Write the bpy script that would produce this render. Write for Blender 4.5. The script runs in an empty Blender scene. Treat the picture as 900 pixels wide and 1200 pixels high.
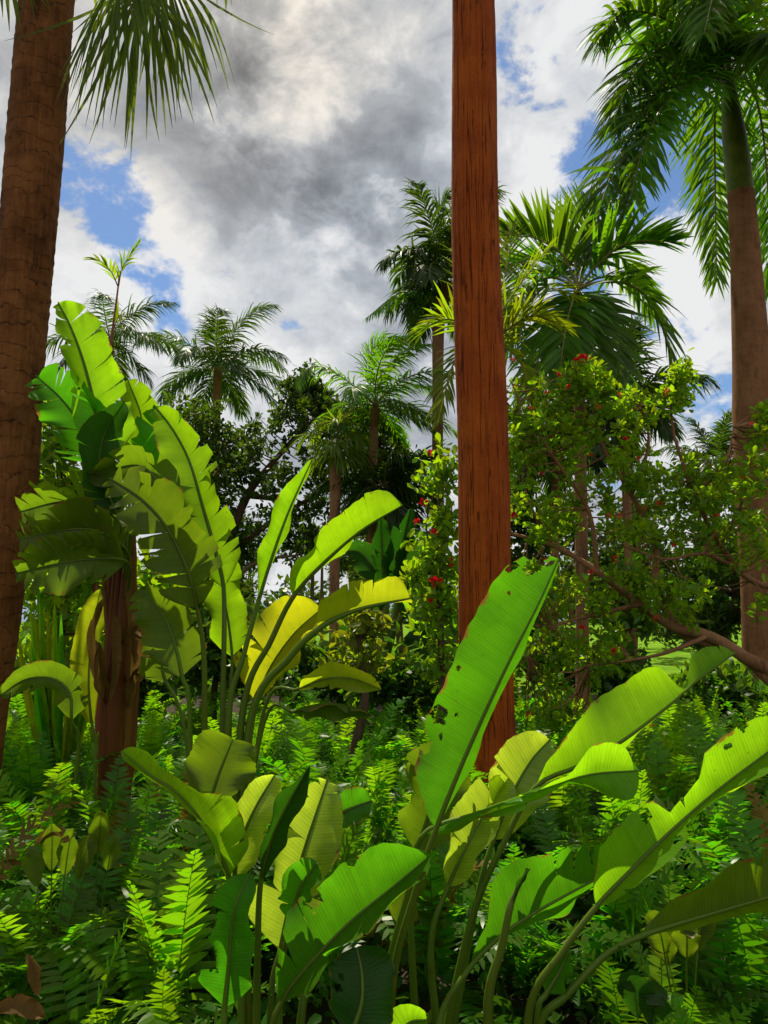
import bpy, math
import numpy as np
from mathutils import Vector

PI = math.pi
R = math.radians
S = bpy.context.scene
COL = S.collection
rng = np.random.default_rng(11)

# ---------------------------------------------------------------- camera
PITCH = R(6.65)
CAM = np.array([0.0, 0.0, 1.6])
FPX = 900.0
cd = bpy.data.cameras.new('camera')
cam = bpy.data.objects.new('camera', cd)
COL.objects.link(cam)
cam.location = CAM
cam.rotation_euler = (R(90) + PITCH, 0, 0)
cd.sensor_fit = 'VERTICAL'
cd.sensor_height = 36
cd.sensor_width = 27
cd.lens = 27
cd.clip_end = 9000
cd.clip_start = 0.05
S.camera = cam
FWD = np.array([0, math.cos(PITCH), math.sin(PITCH)])
UPV = np.array([0, -math.sin(PITCH), math.cos(PITCH)])
RGT = np.array([1.0, 0, 0])
UP = np.array([0, 0, 1.0])


def P(x, y, d):
    """photo pixel (900x1200) at world depth y=d -> world point"""
    ray = FWD + (x - 450) / FPX * RGT + (600 - y) / FPX * UPV
    return CAM + ray * (d / ray[1])


def M(x, y, d):
    """metres per photo pixel there"""
    ray = FWD + (x - 450) / FPX * RGT + (600 - y) / FPX * UPV
    return (d / ray[1]) / FPX


def nz(v):
    v = np.asarray(v, float)
    return v / np.maximum(np.linalg.norm(v, axis=-1, keepdims=True), 1e-9)


def curve(pts, n):
    """centripetal-ish catmull-rom resample, even arc length"""
    p = np.asarray(pts, float)
    if len(p) == 2:
        return p[0] + (p[1] - p[0]) * np.linspace(0, 1, n)[:, None]
    q = np.vstack([2 * p[0] - p[1], p, 2 * p[-1] - p[-2]])
    out = []
    for i in range(len(p) - 1):
        a, b, c, d = q[i:i + 4]
        t = np.linspace(0, 1, 16, endpoint=False)[:, None]
        out.append(0.5 * (2 * b + (c - a) * t + (2 * a - 5 * b + 4 * c - d) * t ** 2 + (3 * b - a - 3 * c + d) * t ** 3))
    out = np.vstack(out + [p[-1:]])
    l = np.r_[0, np.cumsum(np.linalg.norm(np.diff(out, axis=0), axis=1))]
    tt = np.linspace(0, l[-1], n)
    return np.stack([np.interp(tt, l, out[:, k]) for k in range(3)], 1)


def frames(p, ref):
    """tangents and parallel-transported normals"""
    t = nz(np.gradient(p, axis=0))
    n = np.zeros_like(p)
    v = np.asarray(ref, float)
    for i in range(len(p)):
        v = v - t[i] * np.dot(v, t[i])
        if np.linalg.norm(v) < 1e-4:
            v = np.cross(t[i], [0.31, 0.9, 0.2])
        v = v / np.linalg.norm(v)
        n[i] = v
    return t, n


# ---------------------------------------------------------------- mesh builder
class MB:
    def __init__(s):
        s.V, s.F, s.A, s.n = [], [], [], 0

    def add(s, V, F, A):
        V = np.asarray(V, float).reshape(-1, 3)
        A = np.broadcast_to(np.asarray(A, float), V.shape) if np.ndim(A) < 2 else np.asarray(A, float).reshape(-1, 3)
        s.V.append(V)
        s.F.append(np.asarray(F, np.int64).reshape(-1, 4) + s.n)
        s.A.append(A)
        s.n += len(V)

    def mesh(s, name, mat, off=None, smooth=True):
        V = np.vstack(s.V)
        F = np.vstack(s.F).astype(np.int32)
        A = np.vstack(s.A).astype(np.float32)
        if off is not None:
            V = V - off
        me = bpy.data.meshes.new(name)
        me.vertices.add(len(V))
        me.vertices.foreach_set('co', V.astype(np.float32).ravel())
        me.loops.add(F.size)
        me.loops.foreach_set('vertex_index', F.ravel())
        me.polygons.add(len(F))
        me.polygons.foreach_set('loop_start', np.arange(0, F.size, 4, dtype=np.int32))
        if smooth:
            me.polygons.foreach_set('use_smooth', np.ones(len(F), bool))
        at = me.attributes.new('lv', 'FLOAT_VECTOR', 'POINT')
        at.data.foreach_set('vector', A.ravel())
        me.update(calc_edges=True)
        me.materials.append(mat)
        return me

    def build(s, name, mat, parent=None, smooth=True):
        off = np.array(parent_loc(parent)) if parent is not None else None
        o = bpy.data.objects.new(name, s.mesh(name, mat, off, smooth))
        COL.objects.link(o)
        o.parent = parent
        return o


def parent_loc(p):
    l = Vector((0, 0, 0))
    while p is not None:
        l = l + p.location
        p = p.parent
    return l


def tag(o, label=None, cat=None, group=None, kind=None):
    if label: o['label'] = label
    if cat: o['category'] = cat
    if group: o['group'] = group
    if kind: o['kind'] = kind
    return o


def thing(name, label, cat, loc, group=None):
    o = bpy.data.objects.new(name, None)
    o.empty_display_size = 0.1
    o.location = loc
    COL.objects.link(o)
    return tag(o, label, cat, group)


# ---------------------------------------------------------------- node helpers
class NT:
    def __init__(s, tree):
        s.t = tree
        tree.nodes.clear()

    def new(s, typ, **kw):
        n = s.t.nodes.new(typ)
        for k, v in kw.items():
            if k.startswith('i_'):
                s.put(n.inputs[k[2:].replace('_', ' ')], v)
            else:
                setattr(n, k, v)
        return n

    def put(s, sock, v):
        if isinstance(v, bpy.types.NodeSocket):
            s.t.links.new(v, sock)
        else:
            sock.default_value = v

    def m(s, op, a, b=0.0, c=0.0, clamp=False):
        n = s.t.nodes.new('ShaderNodeMath')
        n.operation = op
        n.use_clamp = clamp
        for i, v in enumerate((a, b, c)):
            s.put(n.inputs[i], v)
        return n.outputs[0]

    def mr(s, v, a, b, c=0.0, d=1.0, smooth=True):
        n = s.t.nodes.new('ShaderNodeMapRange')
        n.interpolation_type = 'SMOOTHSTEP' if smooth else 'LINEAR'
        for i, x in enumerate((v, a, b, c, d)):
            s.put(n.inputs[i], x)
        return n.outputs[0]

    def mix(s, f, a, b, mode='MIX'):
        n = s.t.nodes.new('ShaderNodeMix')
        n.data_type = 'RGBA'
        n.blend_type = mode
        n.clamp_factor = True
        s.put(n.inputs[0], f)
        for i, v in ((6, a), (7, b)):
            s.put(n.inputs[i], (*v, 1.0) if isinstance(v, tuple) and len(v) == 3 else v)
        return n.outputs[2]

    def noise(s, vec, scale, detail=3.0, rough=0.5, dist=0.0):
        n = s.t.nodes.new('ShaderNodeTexNoise')
        s.put(n.inputs['Vector'], vec)
        s.put(n.inputs['Scale'], scale)
        n.inputs['Detail'].default_value = detail
        n.inputs['Roughness'].default_value = rough
        n.inputs['Distortion'].default_value = dist
        return n.outputs['Fac']

    def vec(s, x, y, z):
        n = s.t.nodes.new('ShaderNodeCombineXYZ')
        for i, v in enumerate((x, y, z)):
            s.put(n.inputs[i], v)
        return n.outputs[0]

    def sep(s, v):
        n = s.t.nodes.new('ShaderNodeSeparateXYZ')
        s.put(n.inputs[0], v)
        return n.outputs

    def bump(s, h, strength, dist=0.01):
        n = s.t.nodes.new('ShaderNodeBump')
        n.inputs['Strength'].default_value = strength
        n.inputs['Distance'].default_value = dist
        s.put(n.inputs['Height'], h)
        return n.outputs[0]


def mat_new(name):
    m = bpy.data.materials.new(name)
    m.use_nodes = True
    return m, NT(m.node_tree)


def leaf_mat(name, col, tcol, stripe=0.0, freq=260.0, rough=0.42, tmix=0.5, edge=None, edge_amt=0.0, var=0.35, spec=0.5, blotch=0.0, blotch_col=(0.25, 0.16, 0.03)):
    """thin leaf: diffuse+gloss on one side, light passing through"""
    m, n = mat_new(name)
    at = n.new('ShaderNodeAttribute', attribute_name='lv')
    x, y, z = n.sep(at.outputs['Vector'])
    oi = n.new('ShaderNodeObjectInfo')
    rnd = n.m('FRACT', n.m('ADD', z, oi.outputs['Random']))
    geo = n.new('ShaderNodeNewGeometry')
    nz1 = n.noise(geo.outputs['Position'], 5.0, 3.0, 0.6)
    hsv = lambda c, k: n.new('ShaderNodeHueSaturation', i_Hue=n.m('ADD', 0.5 - 0.042 * var, n.m('MULTIPLY', rnd, 0.052 * var)),
                             i_Value=n.m('ADD', 1.0 - var * 0.55, n.m('MULTIPLY', n.m('ADD', rnd, n.m('MULTIPLY', nz1, 0.8)), 0.9 * var)),
                             i_Color=c).outputs[0]
    c0, c1 = (*col, 1.0), (*tcol, 1.0)
    h = None
    if stripe > 0:
        # parallel side veins: fine ones and stronger ones
        wob = n.noise(n.vec(x, n.m('MULTIPLY', y, 0.05), z), 30.0, 2.0)
        f1 = n.m('SINE', n.m('ADD', n.m('MULTIPLY', x, freq), n.m('MULTIPLY', wob, 9.0)))
        f2 = n.noise(n.vec(n.m('MULTIPLY', x, freq * 0.45), n.m('MULTIPLY', y, 0.8), z), 1.0, 3.0, 0.7)
        f3 = n.noise(n.vec(n.m('MULTIPLY', x, 45.0), n.m('MULTIPLY', y, 0.6), z), 1.0, 3.0, 0.7)
        h = n.m('ADD', n.m('MULTIPLY', f1, 0.09), n.m('ADD', n.m('MULTIPLY', f2, 0.5), n.m('MULTIPLY', f3, 0.5)))
        k = n.mr(h, 0.25, 0.8, 0.0, 1.0)
        c0 = n.mix(n.m('MULTIPLY', k, stripe), c0, (col[0] * 0.55, col[1] * 0.6, col[2] * 0.5))
        c1 = n.mix(n.m('MULTIPLY', k, stripe), c1, (tcol[0] * 0.55, tcol[1] * 0.66, tcol[2] * 0.5))
    c0, c1 = hsv(c0, 0), hsv(c1, 0)
    if stripe > 0:
        thick = n.m('MULTIPLY', n.mr(n.m('ADD', y, n.m('MULTIPLY', n.noise(geo.outputs['Position'], 7.0, 3.0), 0.25)), 0.05, 0.55, 1.0, 0.0), 0.45)
        c1 = n.mix(thick, c1, n.mix(1.0, c1, (0.45, 0.58, 0.5), 'MULTIPLY'))
        sp = n.m('MULTIPLY', n.mr(n.noise(geo.outputs['Position'], 75.0, 2.0, 0.5), 0.66, 0.74), n.mr(n.noise(geo.outputs['Position'], 6.0, 2.0), 0.42, 0.62))
        c1 = n.mix(n.m('MULTIPLY', sp, 0.6), c1, (0.16, 0.09, 0.01))
        c0 = n.mix(n.m('MULTIPLY', sp, 0.6), c0, (0.10, 0.06, 0.01))
        pat = n.m('MULTIPLY', n.mr(n.noise(geo.outputs['Position'], 11.0, 4.0, 0.65), 0.45, 0.7), 0.45)
        c1 = n.mix(pat, c1, n.mix(1.0, c1, (0.62, 0.72, 0.6), 'MULTIPLY'))
    if edge is not None:
        en = n.noise(geo.outputs['Position'], 14.0, 4.0, 0.65)
        ef = n.mr(n.m('ADD', y, n.m('MULTIPLY', n.m('SUBTRACT', en, 0.5), 0.75)), 0.98, 1.06)
        ef = n.m('MULTIPLY', ef, edge_amt)
        c0 = n.mix(ef, c0, edge)
        c1 = n.mix(ef, c1, (edge[0] * 1.3, edge[1] * 1.1, edge[2]))
    if blotch > 0:
        bn = n.noise(geo.outputs['Position'], 9.0, 5.0, 0.7)
        bf = n.m('MULTIPLY', n.mr(bn, 0.62, 0.72), blotch)
        c0 = n.mix(bf, c0, blotch_col)
        c1 = n.mix(bf, c1, blotch_col)
    df = n.new('ShaderNodeBsdfDiffuse', i_Color=c0)
    gl = n.new('ShaderNodeBsdfGlossy', i_Roughness=rough * 0.8, i_Color=(1.0, 1.0, 0.85, 1.0))
    pb = n.new('ShaderNodeMixShader', i_Fac=spec * 0.09)
    n.put(pb.inputs[1], df.outputs[0])
    n.put(pb.inputs[2], gl.outputs[0])
    tb = n.new('ShaderNodeBsdfTranslucent', i_Color=c1)
    if h is not None:
        bp = n.bump(h, 0.5, 0.004)
        n.put(df.inputs['Normal'], bp)
        n.put(gl.inputs['Normal'], bp)
    ms = n.new('ShaderNodeMixShader', i_Fac=tmix)
    n.put(ms.inputs[1], pb.outputs[0])
    n.put(ms.inputs[2], tb.outputs[0])
    out = n.new('ShaderNodeOutputMaterial')
    n.put(out.inputs[0], ms.outputs[0])
    return m


def bark_mat(name, c_a, c_b, c_dark, ring=0.0, crack=0.0, rough=0.85, ringfreq=20.0, crackscale=1.0, bstr=0.6):
    m, n = mat_new(name)
    at = n.new('ShaderNodeAttribute', attribute_name='lv')
    x, y, z = n.sep(at.outputs['Vector'])           # x: metres along, y: around 0..1
    tc = n.new('ShaderNodeNewGeometry').outputs['Position']
    px, py, pz = n.sep(tc)
    fib = n.noise(n.vec(n.m('MULTIPLY', px, 1.0), n.m('MULTIPLY', py, 1.0), n.m('MULTIPLY', pz, 0.07)), 55.0 * crackscale, 4.0, 0.65)
    blo = n.noise(tc, 3.2, 5.0, 0.6)
    fin = n.noise(tc, 40.0, 4.0, 0.6)
    col = n.mix(n.mr(n.m('ADD', n.m('MULTIPLY', blo, 0.65), n.m('MULTIPLY', fib, 0.35)), 0.32, 0.68), c_a, c_b)
    hgt = n.m('ADD', n.m('MULTIPLY', fib, 0.6), n.m('MULTIPLY', fin, 0.35))
    if crack > 0:
        cr = n.noise(n.vec(px, py, n.m('MULTIPLY', pz, 0.018)), 27.0 * crackscale, 3.0, 0.55, 0.3)
        line = n.m('ABSOLUTE', n.m('SUBTRACT', cr, 0.5))
        gate = n.mr(n.noise(n.vec(px, py, n.m('MULTIPLY', pz, 0.3)), 9.0, 3.0), 0.28, 0.55)
        k = n.m('MULTIPLY', n.mr(line, 0.002, 0.015, 1.0, 0.0), gate)
        col = n.mix(n.m('MULTIPLY', k, crack), col, c_dark)
        hgt = n.m('SUBTRACT', hgt, n.m('MULTIPLY', k, 0.9))
    if ring > 0:
        wob = n.noise(tc, 2.5, 3.0, 0.6)
        rg = n.m('FRACT', n.m('ADD', n.m('MULTIPLY', x, ringfreq), n.m('MULTIPLY', wob, 4.0)))
        edge = n.m('MULTIPLY', n.mr(rg, 0.0, 0.16, 1.0, 0.0), n.mr(fin, 0.35, 0.6))
        col = n.mix(n.m('MULTIPLY', edge, ring), col, c_dark)
        hgt = n.m('ADD', hgt, n.m('MULTIPLY', rg, 0.5 * ring))
    lich = n.mr(n.noise(tc, 7.0, 5.0, 0.7), 0.60, 0.74)
    col = n.mix(n.m('MULTIPLY', lich, 0.12), col, (min(1, c_b[0] * 1.25), c_b[1] * 1.6, c_b[2] * 2.2))
    stain = n.mr(n.noise(n.vec(px, py, n.m('MULTIPLY', pz, 0.4)), 6.0, 5.0, 0.7), 0.52, 0.72)
    col = n.mix(n.m('MULTIPLY', stain, 0.7), col, c_dark)
    pb = n.new('ShaderNodeBsdfPrincipled', i_Base_Color=col, i_Roughness=rough, i_Normal=n.bump(hgt, bstr, 0.02))
    pb.inputs['Specular IOR Level'].default_value = 0.1
    out = n.new('ShaderNodeOutputMaterial')
    n.put(out.inputs[0], pb.outputs[0])
    return m


def plain_mat(name, col, col2, scale=8.0, rough=0.7, spec=0.3, tr=0.0):
    m, n = mat_new(name)
    tc = n.new('ShaderNodeNewGeometry').outputs['Position']
    c = n.mix(n.mr(n.noise(tc, scale, 4.0, 0.6), 0.3, 0.7), col, col2)
    pb = n.new('ShaderNodeBsdfPrincipled', i_Base_Color=c, i_Roughness=rough, i_Normal=n.bump(n.noise(tc, scale * 6, 4.0), 0.3, 0.01))
    pb.inputs['Specular IOR Level'].default_value = spec
    o = pb.outputs[0]
    if tr:
        tb = n.new('ShaderNodeBsdfTranslucent', i_Color=c)
        ms = n.new('ShaderNodeMixShader', i_Fac=tr)
        n.put(ms.inputs[1], o)
        n.put(ms.inputs[2], tb.outputs[0])
        o = ms.outputs[0]
    out = n.new('ShaderNodeOutputMaterial')
    n.put(out.inputs[0], o)
    return m


BRN = (0.22, 0.10, 0.02)
MT = {
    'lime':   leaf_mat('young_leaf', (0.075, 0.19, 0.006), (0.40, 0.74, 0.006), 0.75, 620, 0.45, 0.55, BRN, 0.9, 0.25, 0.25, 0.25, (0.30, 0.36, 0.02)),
    'green':  leaf_mat('banana_leaf', (0.045, 0.145, 0.006), (0.12, 0.52, 0.006), 0.75, 620, 0.45, 0.5, BRN, 0.9, 0.3, 0.25, 0.25, (0.14, 0.22, 0.012)),
    'olive':  leaf_mat('aged_leaf', (0.060, 0.098, 0.005), (0.25, 0.40, 0.008), 0.75, 620, 0.5, 0.42, BRN, 0.9, 0.3, 0.3, 0.45, (0.17, 0.11, 0.015)),
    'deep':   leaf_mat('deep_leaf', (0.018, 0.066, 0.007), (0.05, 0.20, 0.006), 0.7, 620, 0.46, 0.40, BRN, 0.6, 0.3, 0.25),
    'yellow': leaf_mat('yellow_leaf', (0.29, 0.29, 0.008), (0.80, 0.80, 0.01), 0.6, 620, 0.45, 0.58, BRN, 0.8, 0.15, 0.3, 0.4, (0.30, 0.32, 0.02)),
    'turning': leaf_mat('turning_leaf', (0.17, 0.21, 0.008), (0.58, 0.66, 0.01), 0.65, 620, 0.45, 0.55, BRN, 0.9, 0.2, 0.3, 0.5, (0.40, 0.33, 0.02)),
    'pale':   leaf_mat('pale_leaf', (0.19, 0.29, 0.025), (0.66, 0.86, 0.035), 0.85, 560, 0.40, 0.62, BRN, 0.9, 0.2, 0.8, 0.3, (0.34, 0.36, 0.04)),
    'dead':   leaf_mat('dead_leaf', (0.15, 0.085, 0.016), (0.20, 0.11, 0.02), 0.5, 400, 0.75, 0.3, (0.07, 0.035, 0.012), 0.7, 0.3, 0.15, 0.6, (0.07, 0.07, 0.012)),
    'stalk':  leaf_mat('leaf_stalk', (0.09, 0.15, 0.010), (0.16, 0.28, 0.012), 0.0, 0, 0.42, 0.15, None, 0, 0.4, 0.35, 0.6, (0.15, 0.065, 0.012)),
    'frond':  leaf_mat('palm_frond', (0.030, 0.085, 0.005), (0.17, 0.40, 0.005), 0.0, 0, 0.42, 0.45, None, 0, 0.7, 0.35),
    'frondy': leaf_mat('palm_frond_yellowing', (0.06, 0.11, 0.005), (0.27, 0.40, 0.005), 0.0, 0, 0.45, 0.5, None, 0, 0.9, 0.3, 0.4, (0.34, 0.25, 0.01)),
    'frondk': leaf_mat('palm_frond_grey', (0.018, 0.044, 0.005), (0.075, 0.155, 0.004), 0.0, 0, 0.42, 0.4, None, 0, 0.6, 0.4),
    'fan':    leaf_mat('fan_frond', (0.045, 0.085, 0.007), (0.20, 0.30, 0.008), 0.0, 0, 0.46, 0.42, None, 0, 0.6, 0.3),
    'fern':   leaf_mat('fern_frond', (0.024, 0.080, 0.003), (0.11, 0.42, 0.003), 0.0, 0, 0.42, 0.45, None, 0, 1.0, 0.28),
    'fernl':  leaf_mat('young_fern_frond', (0.048, 0.135, 0.003), (0.26, 0.58, 0.004), 0.0, 0, 0.42, 0.5, None, 0, 0.7, 0.28),
    'fernd':  leaf_mat('dead_fern_frond', (0.13, 0.085, 0.010), (0.26, 0.16, 0.012), 0.0, 0, 0.6, 0.4, None, 0, 0.6, 0.25),
    'tree':   leaf_mat('ficus_leaf', (0.020, 0.046, 0.005), (0.075, 0.15, 0.004), 0.0, 0, 0.40, 0.38, None, 0, 0.9, 0.35),
    'shrub':  leaf_mat('shrub_leaf', (0.022, 0.068, 0.005), (0.11, 0.26, 0.005), 0.0, 0, 0.42, 0.42, None, 0, 0.9, 0.35),
    'flowerleaf': leaf_mat('flowering_tree_leaf', (0.048, 0.120, 0.005), (0.31, 0.55, 0.005), 0.0, 0, 0.42, 0.48, None, 0, 0.9, 0.3),
    'croton': leaf_mat('croton_leaf', (0.06, 0.10, 0.006), (0.28, 0.36, 0.006), 0.0, 0, 0.42, 0.45, None, 0, 1.0, 0.35, 0.6, (0.30, 0.09, 0.012)),
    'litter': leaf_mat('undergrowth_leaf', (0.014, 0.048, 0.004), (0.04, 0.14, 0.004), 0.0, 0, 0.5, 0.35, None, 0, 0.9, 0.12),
    'trunkL': bark_mat('fan_palm_bark', (0.095, 0.033, 0.008), (0.27, 0.105, 0.030), (0.020, 0.009, 0.004), 0.85, 0.0, 0.85, 9.0, 1.0, 1.0),
    'pole':   bark_mat('fissured_palm_bark', (0.27, 0.048, 0.006), (0.42, 0.092, 0.010), (0.04, 0.008, 0.003), 0.0, 0.75, 0.8, 10, 1.1, 1.0),
    'royal':  bark_mat('royal_palm_bark', (0.20, 0.085, 0.032), (0.30, 0.145, 0.065), (0.08, 0.028, 0.010), 0.55, 0.0, 0.85, 9.0, 0.7, 0.4),
    'palmb':  bark_mat('palm_bark', (0.22, 0.10, 0.045), (0.32, 0.17, 0.08), (0.08, 0.035, 0.018), 0.6, 0.2, 0.9, 9.0, 0.8, 0.5),
    'bark':   bark_mat('branch_bark', (0.19, 0.085, 0.035), (0.33, 0.17, 0.08), (0.06, 0.028, 0.014), 0.0, 0.4, 0.85, 10, 1.2, 0.5),
    'barkd':  bark_mat('dark_bark', (0.09, 0.055, 0.035), (0.15, 0.10, 0.06), (0.03, 0.02, 0.014), 0.0, 0.4, 0.9, 10, 0.8, 0.5),
    'sheath': leaf_mat('leaf_sheath', (0.13, 0.054, 0.008), (0.2, 0.07, 0.008), 0.0, 0, 0.6, 0.08, None, 0, 0.55, 0.2, 0.9, (0.06, 0.052, 0.008)),
    'shaft':  plain_mat('green_crownshaft', (0.085, 0.13, 0.010), (0.17, 0.19, 0.025), 5.0, 0.55, 0.15),
    'rach':   plain_mat('frond_rachis', (0.16, 0.15, 0.03), (0.20, 0.13, 0.04), 6.0, 0.5, 0.4),
    'red':    plain_mat('red_petals', (0.75, 0.012, 0.012), (0.6, 0.01, 0.02), 30.0, 0.5, 0.3, 0.35),
    'redstem': plain_mat('red_stem', (0.30, 0.05, 0.025), (0.22, 0.06, 0.02), 12.0, 0.5, 0.4),
    'fruit':  plain_mat('brown_fruit', (0.35, 0.07, 0.02), (0.22, 0.06, 0.015), 20.0, 0.6, 0.3),
}


# ---------------------------------------------------------------- shape makers
def tube(mb, pts, rad, k=8, n=None, a0=0.0, jit=0.0, cap=True, flat=1.0, ref=None):
    if n is not None:
        m0 = len(pts)
        rad = np.interp(np.linspace(0, 1, n), np.linspace(0, 1, len(rad)), rad)
        pts = curve(pts, n)
    pts = np.asarray(pts, float)
    rad = np.asarray(rad, float)
    t, nn = frames(pts, ref if ref is not None else [0.9, 0.31, 0.2])
    b = np.cross(t, nn)
    ang = np.linspace(0, 2 * PI, k, endpoint=False)
    l = np.r_[0, np.cumsum(np.linalg.norm(np.diff(pts, axis=0), axis=1))]
    rr = rad[:, None] * np.ones(k)
    if jit:
        rr = rr * (1 + jit * rng.normal(size=rr.shape))
    V = pts[:, None] + rr[..., None] * (np.cos(ang)[None, :, None] * nn[:, None] + flat * np.sin(ang)[None, :, None] * b[:, None])
    A = np.stack([np.repeat(l[:, None], k, 1), np.repeat((ang / (2 * PI))[None], len(pts), 0), np.full((len(pts), k), a0)], -1)
    idx = np.arange(len(pts) * k).reshape(len(pts), k)
    F = np.stack([idx[:-1], np.roll(idx[:-1], -1, 1), np.roll(idx[1:], -1, 1), idx[1:]], -1).reshape(-1, 4)
    mb.add(V.reshape(-1, 3), F, A.reshape(-1, 3))


def prof_banana(s, base=0.14, tip=2.4):
    a = np.clip(s / base, 0, 1) ** 0.55
    b = np.clip(1 - np.clip((s - 0.5) / 0.5, 0, 1) ** tip, 0, 1) ** 0.75
    return a * b


def blade(mb, spine, hw, a=(20, 20), tears=(3, 3), seed=0, face=None, curl=(0, 0), jit=9, gap=0.05, holes=(), ws=(1, 1),
          base=0.14, tip=2.4, slant=0.35, ripple=0.005, grav=0.0, wfun=None, nv=9, atw=None):
    """broad leaf blade either side of a midrib, torn into lobes along its side veins"""
    r = np.random.default_rng(seed)
    N = 90
    sp = curve(spine, N)
    t = nz(np.gradient(sp, axis=0))
    if face is None:
        nn = CAM - sp
    else:
        nn = np.broadcast_to(np.asarray(face, float), sp.shape)
    nn = nn - t * np.sum(nn * t, 1, keepdims=True)
    nn = nz(nn)
    side = np.cross(nn, t)
    L = np.linalg.norm(np.diff(sp, axis=0), axis=1).sum()
    ss = np.linspace(0, 1, N)
    rn = r.random()
    dens = 64
    if len(holes):
        nv, dens = 34, 170

    def at(arr, s):
        return np.stack([np.interp(s, ss, arr[:, k]) for k in range(3)], -1)
    ph = r.random(6) * 6.28
    cv0 = r.normal(size=2) * 5
    for sd, sg in ((0, 1), (1, -1)):
        nt = tears[sd]
        cuts = []
        tries = 0
        while len(cuts) < nt and tries < 200:
            tries += 1
            c = r.uniform(0.08, 0.95)
            if all(abs(c - q) > 0.035 for q in cuts):
                cuts.append(c)
        bd = [0.0] + sorted(cuts) + [1.0]
        for i in range(len(bd) - 1):
            sa, sb = bd[i], bd[i + 1]
            ni = max(3, int((sb - sa) * dens) + 2)
            s = np.linspace(sa, sb, ni)[:, None] * np.ones((1, nv + 1))
            v = np.ones((ni, 1)) * (np.linspace(0, 1, nv + 1) ** 0.85)[None]
            sc = (sa + sb) / 2
            w = prof_banana(s, base, tip)
            if wfun is not None:
                w = w * wfun(s, sd)
            w = w * (1 + 0.02 * np.sin(s * 23 + ph[sd]) + 0.012 * np.sin(s * 77 + ph[2 + sd]))
            dep0 = r.uniform(0.0, 0.8) if i > 0 else 0.4
            g = gap * r.lognormal(-.5, .8) / max(sb - sa, 0.05) * np.clip((v - dep0) / (1 - dep0), 0, 1) ** 1.2
            if nt == 0: g = g * 0
            g = np.minimum(g, 0.5)
            da = r.normal() * jit if nt else 0
            cv = r.normal() * 7 if i else cv0[sd]
            sn = -1 if a[sd] < 0 else 1
            ang = np.radians(a[sd] - 8 * sn + da * v + (curl[sd] + 16 * sn + cv) * v + 7 * np.sin(s * 5 + ph[2 + sd]) * v + 8 * np.sin(s * 14 + ph[sd]) * v ** 2 + (atw(s, sd) if atw is not None else 0) + 4 * np.sin(s * 9 + ph[4 + sd]) * v)
            p0, tt, n0, s0 = at(sp, s), at(t, s), at(nn, s), at(side, s)
            off = hw * ws[sd] * w * v
            V = p0 + off[..., None] * (sg * np.cos(ang)[..., None] * s0 + np.sin(ang)[..., None] * n0)
            V = V + tt * (slant * off - (s - sc) * L * g)[..., None]
            V = V + n0 * (ripple * np.sin(s * L * 38 + ph[sd] + v) * v ** 2)[..., None]
            V[..., 2] -= grav * off ** 2 / max(hw, 1e-3) * r.uniform(0.6, 1.4)
            A = np.stack([s * L, v, np.full_like(s, rn)], -1)
            idx = np.arange(ni * (nv + 1)).reshape(ni, nv + 1)
            F = np.stack([idx[:-1, :-1], idx[1:, :-1], idx[1:, 1:], idx[:-1, 1:]], -1)
            if sg < 0: F = F[..., ::-1]
            keep = np.ones(F.shape[:2], bool)
            sm = (s[:-1, :-1] + s[1:, 1:]) / 2
            vm = (v[:-1, :-1] + v[1:, 1:]) / 2
            for (hs, hsd, hv, rs, rv) in holes:
                if hsd == sd:
                    q = ((sm - hs) / rs) ** 2 + ((vm - hv) / rv) ** 2
                    keep &= q + 0.28 * np.sin(sm * 190 + hs * 99) + 0.28 * np.sin(vm * 31 + sm * 60 + hv * 77) > 1
            if not keep.any():
                continue
            mb.add(V.reshape(-1, 3), F[keep].reshape(-1, 4), A.reshape(-1, 3))


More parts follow.
